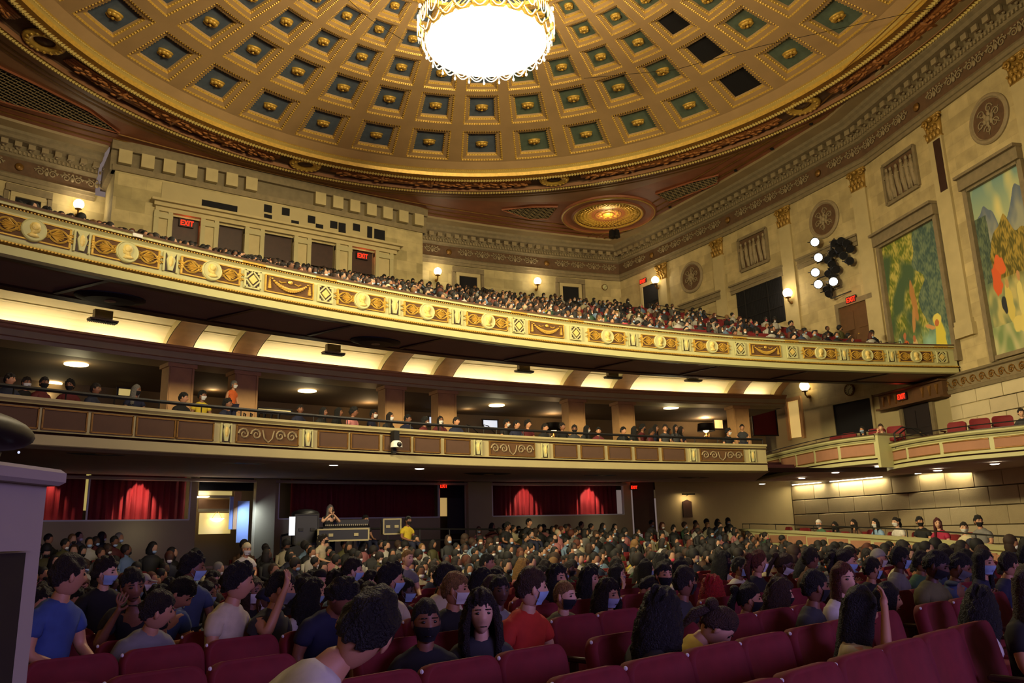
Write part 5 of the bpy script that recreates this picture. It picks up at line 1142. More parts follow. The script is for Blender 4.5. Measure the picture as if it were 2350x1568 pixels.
# black railings on the mezzanine
m=MB()
for px in (560,575,592,606,622,640): p=on_cyl(px,948,RAILC,48.5+((px*7)%3)*.3); m.tube([(p.x,p.y,4.0),(p.x,p.y,p.z),(p.x+.15,p.y+.35,p.z+.02),(p.x+.25,p.y+.8,p.z-.25)],.018,5)
for px in (1000,1070,1110): p=on_cyl(px,975,RAILC,48.8); m.tube([(p.x,p.y,4.2),(p.x,p.y,p.z),(p.x+.3,p.y+.2,p.z),(p.x+.7,p.y+.4,p.z-.2)],.018,5)
link('mezzanine_aisle_rails',m.mesh('mezz_rails',['black_metal']),kind='structure')

# cream partition and curved grab rail where the two upper side boxes meet
t=link('box_partition',None,kind='structure'); m=MB(); a=Vector((13.5,-4.15)); b=Vector((19.2,-5.2)); d=(b-a).normalized(); n=Vector((d.y,-d.x)); c=(a+b)/2
m.box((0,0,0),((b-a).length,.12,1.15),0); m.box((0,0,.6),((b-a).length+.05,.2,.06),1); link('partition_wall',m.mesh('partition_wall',['cream','frieze_stone']),t,frame((c.x,c.y,4.15),n))
m=MB()
for q in (0,.35): m.tube([(13.9+q,-4.6,4.2),(13.9+q,-4.6,4.75),(14.1+q,-4.8,4.95),(14.4+q,-5.0,4.9),(14.7+q,-5.2,4.6),(14.7+q,-5.2,4.2)],.03,6)
link('curved_grab_rail',m.mesh('curved_rail',['black_metal']),t)
# ================= PEOPLE =================
def skin_mesh(V,Ed,Rd,sub=1):
    me=bpy.data.meshes.new('t'); me.from_pydata(V,Ed,[]); o=bpy.data.objects.new('t',me); COL.objects.link(o)
    md=o.modifiers.new('s','SKIN'); md.branch_smoothing=.6
    sv=me.skin_vertices[0].data
    for i,r in enumerate(Rd): sv[i].radius=r if hasattr(r,'__len__') else (r,r)
    sv[0].use_root=True
    if sub: q=o.modifiers.new('u','SUBSURF'); q.levels=sub
    dg=bpy.context.evaluated_depsgraph_get(); ev=o.evaluated_get(dg); m2=ev.to_mesh()
    vs=[tuple(v.co) for v in m2.vertices]; fs=[tuple(p.vertices) for p in m2.polygons]; ev.to_mesh_clear()
    bpy.data.objects.remove(o); bpy.data.meshes.remove(me); return vs,fs
def headgeo(mb,M):
    a,b,c=.074,.094,.118; n,m_=22,18; vs=[];fs=[]
    G=lambda x,z,x0,z0,s: math.exp(-((x-x0)**2+(z-z0)**2)/(2*s*s))
    for i in range(m_+1):
        p=math.pi*i/m_
        for j in range(n):
            t=2*math.pi*j/n; x,y,z=a*math.sin(p)*math.cos(t),b*math.sin(p)*math.sin(t),-c*math.cos(p)
            if z<0: k=1+.30*z/c; x*=k; y*=(1+.12*z/c)
            if y<0:
                y-=.030*G(x,z,0,-.018,.013)+.012*G(x,z,0,.004,.012); y+=.012*G(x,z,.032,.012,.014)+.012*G(x,z,-.032,.012,.014); y-=.008*G(x,z,0,-.062,.018); y-=.010*G(x,z,0,-.1,.018)
                y+=.005*G(x,z,0,-.075,.008)
            vs.append((x,y,z))
    for i in range(m_):
        for j in range(n): k=(j+1)%n; fs.append((i*n+j,i*n+k,(i+1)*n+k,(i+1)*n+j))
    mb.add(vs,fs,0,M)
    for f in (-1,1): mb.ball((f*.076,.008,-.005),.03,6,5,0,M,sc=(.35,.6,1.05)); mb.ball((f*.031,-.079,.012),.0115,6,4,1,M,sc=(1.3,.5,.7)); mb.box((f*.031,-.087,.034),(.036,.006,.006),1,M)
    mb.box((0,-.092,-.063),(.04,.006,.005),1,M)
def hand(V,Ed,Rd,wi,pos,d,up,s):
    # palm and five fingers leaving the wrist vertex wi
    d=Vector(d).normalized(); up=Vector(up).normalized(); side=d.cross(up).normalized()*s
    def av(p,r,par): V.append(tuple(p)); Rd.append(r); Ed.append((par,len(V)-1)); return len(V)-1
    P=Vector(pos); pm=av(P+d*.045,(.030,.018),wi); pe=av(P+d*.085,(.034,.015),pm)
    for k,(o,l) in enumerate(((-.030,.062),(-.010,.074),(.011,.070),(.030,.054))):
        a=av(P+d*.098+side*o,.0095,pe); b=av(P+d*(.098+l*.55)+side*o*1.15-up*.008,.0085,a); av(P+d*(.098+l*.9)+side*o*1.2-up*.03,.007,b)
    a=av(P+d*.05-side*.042-up*.004,.0115,pm); av(P+d*.085-side*.062-up*.012,.0095,a)
ARM={'lap':((.225,.0,.69),(.11,-.25,.60),(-.25,-1,-.05),(0,0,1)),'phone':((.23,-.08,.70),(.09,-.27,.84),(-.35,-.6,.6),(.2,-.6,.6)),'chin':((.2,-.2,.74),(.07,-.17,.98),(-.3,.1,1),(0,-1,0)),'raised':((.30,-.12,.86),(.15,-.14,1.16),(-.35,.0,1),(0,-1,.1)),'hang':((.24,.04,.70),(.24,-.06,.46),(0,-.2,-1),(0,-1,0)),'mic':((.26,-.14,.80),(.06,-.2,1.0),(-.5,-.1,.5),(0,-1,.2))}
def bodyset(armL,armR,yaw,pitch=0,stand=False,lean=0):
    dz_=.0; V=[(0,.05,.52),(0,.06,.66),(0,.05,.82),(0,.03,.95),(0,.0,1.08)]; Rd=[(.15,.115),(.132,.10),(.16,.105),(.066,.06),(.05,.054)]; Ed=[(0,1),(1,2),(2,3),(3,4)]
    top=len(V)
    leg=[]; SL=[]
    for f,arm in ((1,armL),(-1,armR)):
        el,wr,hd,up=ARM[arm]; i=len(V); V+= [(f*.165,.045,.925),(f*el[0],el[1],el[2]),(f*wr[0],wr[1],wr[2])]; Rd+=[.062,.042,(.028,.024)]; Ed+=[(2,i),(i,i+1),(i+1,i+2)]
        hand(V,Ed,Rd,i+2,V[i+2],(f*hd[0],hd[1],hd[2]),(f*up[0],up[1],up[2]),f); SL.append((V[i],V[i+1]))
        i=len(V)
        L=[(f*.10,.05,.49),(f*.12,.03,.05 if 0 else .02)] 
        if stand: V+=[(f*.10,.05,.47),(f*.12,.03,.0),(f*.12,.06,-.36),(f*.13,-.08,-.41)]
        else: V+=[(f*.095,.0,.50),(f*.125,-.42,.50),(f*.125,-.43,.10),(f*.13,-.56,.045)]
        Rd+=[.082,.06,.042,(.035,.03)]; Ed+=[(0,i),(i,i+1),(i+1,i+2),(i+2,i+3)]; leg.append(V[i:i+4])
    vs,fs=skin_mesh(V,Ed,Rd,1)
    HM=T(0,-.02-lean*.2,1.155-lean*.1)@Matrix.Scale(1.06,4)@RZ(math.radians(yaw))@Matrix.Rotation(math.radians(pitch),4,'X')
    mb=MB(); mb.add(vs,fs,0); headgeo(mb,HM); body=mb.mesh('person_body',['skin','eye_dark'],True)
    # shirt
    V2=[(0,.05,.48),(0,.06,.66),(0,.05,.84),(0,.035,.965),(0,.025,1.02)]; R2=[(.175,.145),(.162,.13),(.20,.14),(.15,.105),(.082,.076)]; E2=[(0,1),(1,2),(2,3),(3,4)]
    for s,e in SL:
        i=len(V2); mid=tuple(s[k]*.35+e[k]*.65 for k in range(3)); V2+=[(s[0]*1.0,s[1],s[2]-.002),mid]; R2+=[.092,.066]; E2+=[(2,i),(i,i+1)]
    vs,fs=skin_mesh(V2,E2,R2,1); mb=MB(); mb.add(vs,fs); shirt=mb.mesh('shirt',['cloth'],True)
    V3=[(0,.05,.50)]; R3=[(.165,.13)]; E3=[]
    for lg in leg:
        i=len(V3); V3+=[lg[0],lg[1],tuple(lg[2])]; R3+=[.1,.078,.06]; E3+=[(0,i),(i,i+1),(i+1,i+2)]
    vs,fs=skin_mesh(V3,E3,R3,1); mb=MB(); mb.add(vs,fs); tr=mb.mesh('trousers',['cloth'],True)
    return body,shirt,tr,HM
VAR=[bodyset('lap','lap',8),bodyset('lap','lap',40,4),bodyset('lap','lap',62,3),bodyset('lap','lap',-22,3),bodyset('phone','phone',25,26,lean=.1),bodyset('lap','chin',35,5),bodyset('lap','raised',30,8),bodyset('hang','hang',10,0,stand=True),bodyset('mic','mic',5,5,stand=True),bodyset('lap','lap',20,24,lean=.12)]
def hairmesh(style):
    r=np.random.RandomState(11+style); mb=MB(); n,m_=34,26; vs=[];fs=[]; K=r.normal(size=(26,3)); K/=np.linalg.norm(K,axis=1)[:,None]; ph=r.rand(26)*6.28
    fq={0:13,1:16,2:9,3:14,4:10,5:5,6:5,7:18}[style]; am={0:.07,1:.13,2:.05,3:.13,4:.035,5:0,6:.01,7:.02}[style]; base={0:1.13,1:1.24,2:1.14,3:1.26,4:1.10,5:1.15,6:1.17,7:1.04}[style]
    for i in range(m_+1):
        p=math.pi*i/m_
        for j in range(n):
            t=2*math.pi*j/n; d=np.array([math.sin(p)*math.cos(t),math.sin(p)*math.sin(t),-math.cos(p)])
            y=d[1]; th=.42 if y<-.75 else .42-(y+.75)*.75 if y<.0 else -.14-.55*y
            if style in (5,6): th=.25 if y<0 else .25-.3*y
            if style in (2,3): th-=.12*(y>-.5)
            if style==0 and y<-.3: th-=.08
            nz=sum(math.sin(fq*float(K[q]@d)+ph[q]) for q in range(8))/3
            f=base+am*nz if d[2]>th+(.10*nz if style not in (5,6) else 0) else .80
            a,b,c=.074,.094,.118; z=-0+c*d[2]*f; x=a*d[0]*f*1.02; yy=b*d[1]*f+(.006 if f>1 else 0)
            vs.append((x,yy,z+(.006 if f>1 else 0)))
    for i in range(m_):
        for j in range(n): k=(j+1)%n; fs.append((i*n+j,i*n+k,(i+1)*n+k,(i+1)*n+j))
    mb.add(vs,fs)
    if style in (2,3):
        R0=.105 if style==2 else .118; vs=[];fs=[]; na,nz_=22,10
        for s in (0,1):
            for i in range(na+1):
                a=math.radians(-128+256*i/na)
                for j in range(nz_+1):
                    q=j/nz_; rr=(R0*(.92 if s else 1))*(1+.12*q if style==2 else 1+.35*math.sin(q*3))+ (0 if s else (.012 if style==3 else .004)*math.sin(i*2.1+j*1.7))
                    rr-=.03*s; vs.append((rr*math.sin(a)*.85,rr*math.cos(a)*(1-.15*q)+.01+.02*q,.05-.37*q+.015*math.sin(i*1.9)*q))
        k=(na+1)*(nz_+1)
        for s in (0,1):
            for i in range(na):
                for j in range(nz_): a=s*k+i*(nz_+1)+j; fs.append((a,a+nz_+1,a+nz_+2,a+1) if s==0 else (a,a+1,a+nz_+2,a+nz_+1))
        for i in range(na): a=i*(nz_+1)+nz_; fs.append((a,a+nz_+1,a+nz_+1+k,a+k))
        for j in range(nz_):
            fs.append((j,j+1,j+1+k,j+k)); a=na*(nz_+1)+j; fs.append((a,a+k,a+k+1,a+1))
        mb.add(vs,fs)
    if style==4: mb.ball((0,.125,.06),.042,10,8,0,sc=(1,1,1)); mb.tube([(0,.12,.03),(.0,.15,-.06),(0,.13,-.2)],[.03,.035,.012],7)
    if style==5: mb.add([(-.07,-.075,.045),(.07,-.075,.045),(.06,-.17,.03),(0,-.19,.028),(-.06,-.17,.03),(-.07,-.075,.055),(.07,-.075,.055),(.06,-.17,.04),(0,-.19,.038),(-.06,-.17,.04)],[(0,1,2,3,4),(9,8,7,6,5),(0,5,6,1),(1,6,7,2),(2,7,8,3),(3,8,9,4),(4,9,5,0)])
    return mb.mesh('hair',['hair' if style not in (5,6) else 'cloth'],True)
HAIR=[hairmesh(i) for i in range(8)]
def maskmesh():
    mb=MB(); vs=[];fs=[];n,k=12,7
    for s in (0,1):
        for i in range(n+1):
            a=math.radians(-72+144*i/n)
            for j in range(k+1):
                z=-.012-.086*j/k; w_=1-.16*(j/k)**2; r=1.07-.02*s; c=.118; q=math.sqrt(max(.05,1-(z/c)**2)); sh=(1+.30*z/c)
                x=.078*math.sin(a)*max(q,.72)*r*w_; y=-.097*math.cos(a)*max(q,.74)*r*w_-.016*math.exp(-(x/.022)**2)*(1-.5*j/k)
                vs.append((x,y,z))
    K=(n+1)*(k+1)
    for i in range(n):
        for j in range(k): a=i*(k+1)+j; fs.append((a,a+1,a+k+2,a+k+1))
    mb.add(vs,fs); 
    for f in (-1,1): mb.tube([(f*.070,-.035,-.02),(f*.080,.0,.012),(f*.078,.02,-.01),(f*.068,-.03,-.075)],.0018,3)
    return mb.mesh('face_mask',['cloth'],True)
MASK=maskmesh()
SK={'pale':(205,158,128),'tan':(184,132,98),'brown':(128,84,60),'dark':(86,56,42)}
HC={'black':(16,13,14),'dark-brown':(34,23,18),'brown':(66,42,26),'blond':(150,110,58),'red':(190,24,26),'auburn':(104,46,24),'grey':(150,146,138)}
CC={'black':(20,20,24),'charcoal':(50,50,54),'grey':(118,116,112),'white':(205,200,190),'cream':(196,184,150),'navy':(26,30,58),'blue':(54,78,134),'light blue':(126,156,190),'red':(188,46,30),'maroon':(90,24,32),'olive':(92,88,48),'yellow':(206,180,46),'green':(60,96,70),'pink':(190,120,124),'orange':(206,96,40),'magenta':(160,30,66),'brown':(92,62,42),'denim':(60,74,104)}
MC={'blue':(150,180,214),'white':(222,222,220),'black':(16,16,20),'grey':(110,112,118),'pink':(200,60,90),'patterned':(180,190,220)}
HN=['short %s hair','curly short %s hair','long %s hair','long curly %s hair','tied back %s hair','%s cap','%s beanie','close cropped %s hair']
PCOUNT=[0]
def person(loc,rot,var,hs,hc,sc,sk='tan',mk=None,label=None,group=None,scale=1.0,tc='navy',full=True,tilt=0):
    body,shirt,tr,HM=VAR[var]; o=link('person',body,None,Matrix.Translation(loc)@RZ(rot)@T(0,0,.5)@Matrix.Rotation(math.radians(tilt),4,'X')@T(0,0,-.5)@Matrix.Scale(scale,4),label=label,cat='person',group=group,color=lin(SK[sk]))
    link('shirt',shirt,o,None,color=lin(CC[sc])); 
    if full: link('trousers',tr,o,None,color=lin(CC[tc]))
    link('hair' if hs not in (5,6) else ('cap' if hs==5 else 'beanie'),HAIR[hs],o,HM,color=lin((HC.get(hc) or CC.get(hc))))
    if mk: link('face_mask',MASK,o,HM,color=lin(MC[mk]))
    PCOUNT[0]+=1; return o
# seats
def seatset():
    mb=MB(); w_,h=.27,.62; O=[]
    for cx,cz,a0 in ((w_-.09,h-.09,0),(-w_+.09,h-.09,90)):
        for i in range(6): a=math.radians(a0+90*i/5); O.append((cx+.09*math.cos(a),cz+.09*math.sin(a)))
    O=[(w_,0)]+O+[(-w_,0)]
    n=len(O); vs=[];fs=[]
    for y,s in ((-.05,.93),(-.065,.985),(0,1.0),(.035,.99),(.05,.94)):
        vs+=[(x*s,y,(z-h/2)*s+h/2) for x,z in O]
    for r in range(4):
        for i in range(n): j=(i+1)%n; fs.append((r*n+i,r*n+j,(r+1)*n+j,(r+1)*n+i))
    fs+=[tuple(range(n-1,-1,-1)),tuple(range(4*n,5*n))]
    mb.add([(x,y,z) for x,y,z in vs],fs,0,T(0,.25,.25)@Matrix.Rotation(math.radians(-11),4,'X')); bk=mb.mesh('seat_back',['velvet'],True)
    mb=MB(); mb.bevbox((0,-.02,.40),(.50,.46,.12),.03); cu=mb.mesh('seat_cushion',['velvet'],True)
    mb=MB(); mb.bevbox((-.28,.02,.60),(.05,.34,.035),.008); mb.box((-.28,.12,.30),(.03,.06,.6)); ar=mb.mesh('armrest',['wood_dark'])
    mb=MB(); mb.box((0,.1,.17),(.06,.3,.34)); ft=mb.mesh('seat_pedestal',['black_metal'])
    mb=MB(); mb.ball((-.262,.34,.835),.011,6,5); st=mb.mesh('metal_stud',['white_paint'])
    return bk,cu,ar,ft,st
SEAT=seatset()
def seat(loc,rot,lab,group='red velvet stalls seats',full=True,scale=1):
    t=link('theatre_seat',None,None,Matrix.Translation(loc)@RZ(rot)@Matrix.Diagonal((scale*.9 if scale==1.1 else scale,scale,scale,1)),label=lab,cat='seat',group=group)
    link('seat_back',SEAT[0],t); link('seat_cushion',SEAT[1],t)
    if full: link('armrest',SEAT[2],t); link('pedestal',SEAT[3],t); link('metal_stud',SEAT[4],t)
    return t
ROWC=-72.0; RR=[54.38,55.17,55.97,57.05,58.12,59.05,59.98,60.9,61.75]; RR+=[61.75+.93*(i+1) for i in range(18)]
def rowof(p): d=math.hypot(p.x,p.y-ROWC); return min(range(len(RR)),key=lambda i:abs(RR[i]-d))
def rowpt(px,k):
    r=pray(px,1400); ox,oy=CAM.x,CAM.y-ROWC; a=r.x**2+r.y**2; b=2*(r.x*ox+r.y*oy); c=ox*ox+oy*oy-RR[k]**2
    d=b*b-4*a*c; t=(-b+math.sqrt(d))/2/a; return Vector((CAM.x+r.x*t,CAM.y+r.y*t))
OCC=[]; SEATS=[]
def face(p): return math.atan2(-p.x,72+p.y)
# (px,py,row,var,hairstyle,haircolour,shirt,skin,mask,extra turn,label)
NEAR=[
(838,1447,0,2,0,'black','white','tan',None,70,'man in a white shirt seen from behind, short black hair, nearest to the camera'),
(362,1402,1.7,2,0,'dark-brown','grey','tan',None,10,'man in a grey T-shirt in profile, looking right over an empty red seat'),
(150,1322,3,2,0,'dark-brown','blue','tan',None,30,'person in a blue shirt half hidden by the grey cabinet'),
(236,1315,6,1,1,'dark-brown','black','pale','blue',0,'curly-haired person in black with a pale blue mask, near the left edge'),
(300,1345,3,5,0,'black','black','brown',None,-40,'person in a black hoodie, dark silhouette left of the grey T-shirt man'),
(437,1305,4,2,1,'black','denim','brown','blue',0,'curly-haired person in a denim shirt with pale blue mask, looking right'),
(412,1362,3,4,0,'black','blue','tan',None,20,'person in blue bent over a glowing phone'),
(545,1338,3,1,1,'black','cream','tan',None,30,'person with bushy black hair and cream T-shirt in the left seats'),
(642,1352,3,6,0,'black','charcoal','tan','grey',30,'person with one hand raised to the head, bare forearm, left of the white shirt man'),
(808,1310,5,2,0,'dark-brown','grey','pale','blue',0,'person with pale blue mask in profile just above the white shirt man'),
(785,1372,3,9,1,'black','navy','brown',None,0,'dark curly head bent low, directly behind the white shirt man'),
(897,1332,4,2,1,'black','cream','tan','blue',0,'person with black tousled hair, blue mask and cream shirt looking right'),
(978,1428,2,0,4,'black','black','brown','black',-35,'girl in black with black mask and tied dark hair, facing the camera'),
(1024,1328,4,2,0,'black','cream','tan','black',0,'tall short-haired boy in a cream T-shirt with black mask'),
(1104,1408,2,0,3,'dark-brown','charcoal','pale',None,-42,'person with long curly dark hair facing the camera'),
(1133,1355,4,1,0,'brown','olive','pale','blue',0,'person with brown hair and olive top behind the long curly hair'),
(1222,1350,3,2,0,'brown','red','pale','blue',0,'young man in a bright red shirt with blue mask, in profile'),
(1297,1368,4,1,7,'blond','olive','pale','black',-25,'cropped blond person in olive with a large black mask'),
(1398,1366,4,1,3,'dark-brown','charcoal','tan','patterned',-35,'person in charcoal with a blue and white patterned mask'),
(1492,1350,5,9,0,'black','charcoal','tan',None,30,'black-haired head bent forward behind the big dark hair'),
(1518,1408,2,1,3,'black','charcoal','tan','blue',60,'person with big dark hair and dark jacket turned away, centre right'),
(1592,1338,5,1,0,'black','cream','brown',None,30,'dark-haired person just behind the red hair'),
(1640,1375,4,2,3,'red','maroon','pale',None,40,'person with vivid red curly hair'),
(1645,1438,2.7,9,4,'brown','yellow','pale',None,20,'person bent forward in a yellow sleeveless top'),
(1722,1388,4,1,4,'black','black','tan','black',0,'person in a black sleeveless top with black mask and tied hair'),
(1796,1378,4,1,3,'brown','black','pale','black',0,'person with curly brown hair, black mask and bare shoulders'),
(1975,1400,3,6,2,'black','cream','tan',None,30,'person in a cream T-shirt with a hand raised to long black hair'),
(2040,1398,4,1,2,'black','red','tan',None,0,'person with long black hair in a red top beside the raised hand'),
(2122,1372,5,4,0,'black','black','tan',None,0,'person in black holding a phone, right part of the stalls'),
(2175,1370,5,9,1,'black','blue','brown',None,0,'person in a blue top looking down, near the right edge'),
(2252,1392,3,1,3,'black','white','brown','blue',60,'person with big curly black hair and white T-shirt at the right edge'),
(2325,1395,5,1,0,'black','charcoal','tan','blue',0,'person at the right photo edge in charcoal with a blue mask'),
(2150,1300,9,1,5,'red','black','tan',None,0,'person in a bright red cap, right part of the stalls'),
(1702,1303,9,0,2,'auburn','brown','pale','white',-45,'person with long auburn hair and white mask facing the camera'),
(1478,1318,8,6,2,'dark-brown','yellow','pale',None,0,'person in a yellow top with an arm raised, middle of the stalls'),
(1120,1292,9,1,0,'black','light blue','tan',None,0,'person in a light blue shirt looking right, middle of the stalls'),
(935,1282,9,0,7,'blond','grey','pale',None,0,'person with a cropped fair head, middle left of the stalls'),
(1660,1308,8,1,1,'black','light blue','tan',None,0,'person in a light blue hooded top right of centre'),
(2035,1310,8,1,0,'brown','grey','pale',None,0,'short brown-haired person in grey, right part of the stalls'),
(1890,1325,7,9,0,'black','grey','tan','blue',0,'black-haired person in grey leaning forward, right part of the stalls'),
(1820,1330,7,1,1,'auburn','grey','pale',None,0,'curly auburn-haired person, right part of the stalls'),
(560,1262,12,0,6,'cream','white','tan','white',0,'person in a cream beanie below the left doorway'),
]
TILT={838:32,362:14,412:20,785:22,1645:30,1518:10,1492:18,2175:20,1890:20,2252:10,300:12}
KN={838:1,362:5,150:5,236:8,300:6,437:7,412:6,545:5,642:5,808:7,785:4,897:5,978:3,1024:5,1104:3,1133:5,1222:3,1297:4,1398:4,1492:5,1518:2,1592:6,1640:4,1645:2,1722:3,1796:3,1975:1,2040:2,2122:4,2175:4,2252:1,2325:3,2150:9,1702:8,1478:7,1120:9,935:10,1660:7,2035:8,1890:6,1820:6,560:17}
for px,py,k,var,hs,hc,sc,sk,mk,turn,lab in NEAR:
    r=pray(px,py); k=KN[px]
    p=rowpt(px,k); dist=(p-CAM.xy).length; z=CAM.z+r.z*dist/Vector((r.x,r.y)).length; f0=fzr(p.x,p.y); s=1.05
    tl=TILT.get(px,4); rot=face(p)+math.radians(turn); Mx=RZ(rot)@T(0,0,.5)@Matrix.Rotation(math.radians(tl),4,'X')@T(0,0,-.5)@Matrix.Scale(s,4)
    hp=Mx@VAR[var][3].to_translation(); d=z-f0-hp.z
    person((p.x-hp.x,p.y-hp.y,f0+max(-.26,min(.26,d))),rot,var,hs,hc,sc,sk,mk,lab,scale=s,tilt=tl); OCC.append(p)
    SEATS.append((p,True)); 
TENS=['','','twenty','thirty','forty']
ON=['','first','second','third','fourth','fifth','sixth','seventh','eighth','ninth','tenth','eleventh','twelfth','thirteenth','fourteenth','fifteenth','sixteenth','seventeenth','eighteenth','nineteenth']
def ordn(n): return ON[n] if n<20 else (TENS[n//10][:-1]+'ieth' if n%10==0 else TENS[n//10]+'-'+ON[n%10])
ORD=['front','second','third','fourth','fifth','sixth','seventh','eighth','ninth','tenth','eleventh','twelfth','thirteenth','fourteenth','fifteenth','sixteenth','seventeenth','eighteenth','nineteenth','twentieth']
def inview(x,y,z,m=60):
    v=RC.transposed()@Vector((x-CAM.x,y-CAM.y,z-CAM.z))
    if v.z>-.5: return None
    u=1175+1872*v.x/-v.z; w_=784-1872*v.y/-v.z
    return (u,w_) if -m<u<2350+m and -200<w_<1568+160 else None
R_=random.Random(21)
def rnd():
    hs=R_.choices([0,1,2,3,4,7,5,6],[38,18,20,8,9,3,2,1])[0]; hc=R_.choices(['black','dark-brown','brown','blond','auburn'],[58,26,10,3,3])[0]
    if hs in (5,6): hc=R_.choice(['navy','grey','black','cream','brown'])
    return hs,hc,R_.choices(['black','charcoal','grey','white','cream','navy','denim','light blue','maroon','olive','green','pink','orange','yellow','brown'],[20,14,14,12,9,9,5,5,4,4,3,3,1,1,3])[0],R_.choice(['pale','pale','tan','tan','brown','dark']),R_.choices([None,'blue','white','black','grey','pink'],[18,26,28,18,8,2])[0],R_.choices([0,1,2,3,4,5,9],[26,32,12,8,6,6,10])[0]
FAR=[]; CAND=[]
for k in range(0,25):
    R=RR[k]; n=int(48/.56)
    for i in range(-n//2,n//2):
        a=(i+.5*(k%2))*.56/R; x=R*math.sin(a); y=ROWC+R*math.cos(a)
        if abs(x)>21 or x<-21: continue
        # aisles
        if abs(abs(a)-.115)<.008 : continue
        f0=fzr(x,y); q=inview(x,y,f0+1.15,40)
        if not q: continue
        if y>-1 and math.hypot(x,y-ROWC)>73.0 and -9.6<x<2.2 : continue   # sound desk area
        lim=13.9+ .0
        for (u,v) in zip(GP0[:-1],GP0[1:]):
            if v[1]<=y<=u[1]: lim=u[0]+(v[0]-u[0])*(u[1]-y)/(u[1]-v[1])-.7
        if x>lim: continue
        p=Vector((x,y)); dist=(p-CAM.xy).length
        if dist<3.6 or any((p-o).length<.5 for o in OCC): continue
        CAND.append((dist,k,i,p,f0,q))
CAND.sort(key=lambda c:c[0])
EMPT=[]
sel={}
for dist,k,i,p,f0,q in CAND:
    empty = R_.random()<(.5 if (dist<9 and q[0]<330) else .2)
    if k==0 and q[0]<2230 or k==1 and q[0]<1930 or k==2 and q[0]<1500 or k==3 and q[0]<800 or k==4 and q[0]<660 or dist<6.0: empty=True
    if k<=2 and q[0]<860: continue
    if dist<17.5 or empty: SEATS.append((p,not empty)) 
    if empty: continue
    if dist<7.2 and any(((p-o).length<.9) for o in OCC): continue
    if dist<15.3: sel.setdefault(k,[]).append((i,p,f0,dist))
    else: FAR.append((p.x,p.y,f0,face(p)))
for k,L in sel.items():
    L.sort()
    for j,(i,p,f0,dist) in enumerate(L):
        hs,hc,sc,sk,mk,var=rnd(); h=HN[hs]%hc
        lab='%s, %s shirt, %s, %s stalls row, %s from left'%(h,sc,(mk+' mask') if mk else 'no mask',ORD[min(k,19)],ordn(j+1))
        person((p.x+R_.uniform(-.05,.05),p.y+R_.uniform(-.05,.05),f0),face(p)+R_.uniform(-.15,.25),var,hs,hc,sc,sk,mk,lab,'seated audience in the stalls',scale=R_.uniform(.95,1.05),full=dist<9)
SEATS.sort(key=lambda s:(s[0]-CAM.xy).length)
rows={}
for p,oc in SEATS[:300]: rows.setdefault(rowof(p),[]).append((p.x,p,oc))
for k,L in rows.items():
    L.sort(key=lambda e:e[0])
    for j,(x,p,oc) in enumerate(L): seat((p.x,p.y,fzr(p.x,p.y)),face(p),'%s red seat, %s stalls row, %s from the left end'%('occupied' if oc else 'empty',ORD[min(max(k,0),19)],ordn(j+1)),full=(p-CAM.xy).length<12,scale=1.1)
# ground boxes: people and chairs behind the sloping parapet
gpl=[(p[0]-n.x*.75,p[1]-n.y*.75) for p,n in zip(curve(GP0,5),norms(curve(GP0,5),(-5,-12)))]
def boxperson(px,py,pl,var,hs,hc,sc,sk,mk,lab,grp,turn=0,scale=1.06):
    p,i=on_side(px,py,pl); d=Vector(pl[i+1])-Vector(pl[i]); n=Vector((-d.y,d.x)).normalized(); n=n if n.x<0 else -n
    rot=math.atan2(n.x,-n.y)+turn; person((p.x,p.y,p.z-1.155*scale),rot,var,hs,hc,sc,sk,mk,lab,grp,scale=scale,full=False); return p,rot
G1='people in the right ground-level boxes'
for a in ((1880,1203,0,6,'white','green','pale','grey','person in a white beanie and green top in the ground box, leftmost'),
 (1917,1208,0,2,'black','charcoal','brown','black','person with long black hair and black mask, second in the ground box'),
 (1960,1203,0,2,'dark-brown','brown','tan','black','person with long dark hair and black mask, bare arms, third in the ground box'),
 (2010,1202,0,2,'black','light blue','pale','white','person in a light blue shirt with long black hair in the ground box'),
 (2057,1199,0,4,'black','white','pale','white','person in a white T-shirt with white mask and shoulder strap in the ground box'),
 (2112,1198,2,0,'black','black','tan','black','person in a black T-shirt with black mask looking right in the ground box'),
 (2153,1202,1,2,'maroon','magenta','pale',None,'person in a magenta hooded top with dark red hair in the ground box'),
 (2214,1212,1,4,'dark-brown','cream','pale','white','person in cream with white mask beside the tall person in grey'),
 (2247,1197,2,0,'black','grey','tan','black','tall person in a grey shirt with black hair, rightmost in the ground box')):
    px,py,var,hs,hc,sc,sk,mk,lab=a
    p,rot=boxperson(px,py,gpl,var,hs,hc if hc in HC or hc in CC else 'black',sc,sk,mk,lab,G1,.5 if var else .2)
gs=[(1722,1226),(1752,1228),(1790,1230),(1830,1232),(1880,1238),(1917,1240),(1960,1240),(1985,1235),(2030,1240),(2085,1240),(2120,1242),(2160,1245),(2200,1240)]
for i,(px,py) in enumerate(gs):
    pl=[(a-n.x*.5,b-n.y*.5) for (a,b),n in zip(gpl,norms(gpl,(-5,-12)))]
    try: p,j=on_side(px,py-25,pl)
    except ValueError: continue
    d=Vector(pl[j+1])-Vector(pl[j]); n=Vector((-d.y,d.x)).normalized(); n=n if n.x<0 else -n
    seat((p.x,p.y,p.z-.95),math.atan2(n.x,-n.y)+.2,'red box chair behind the cream parapet, ground box, %s from the left'%ordn(i+1),'red chairs in the ground boxes',False)
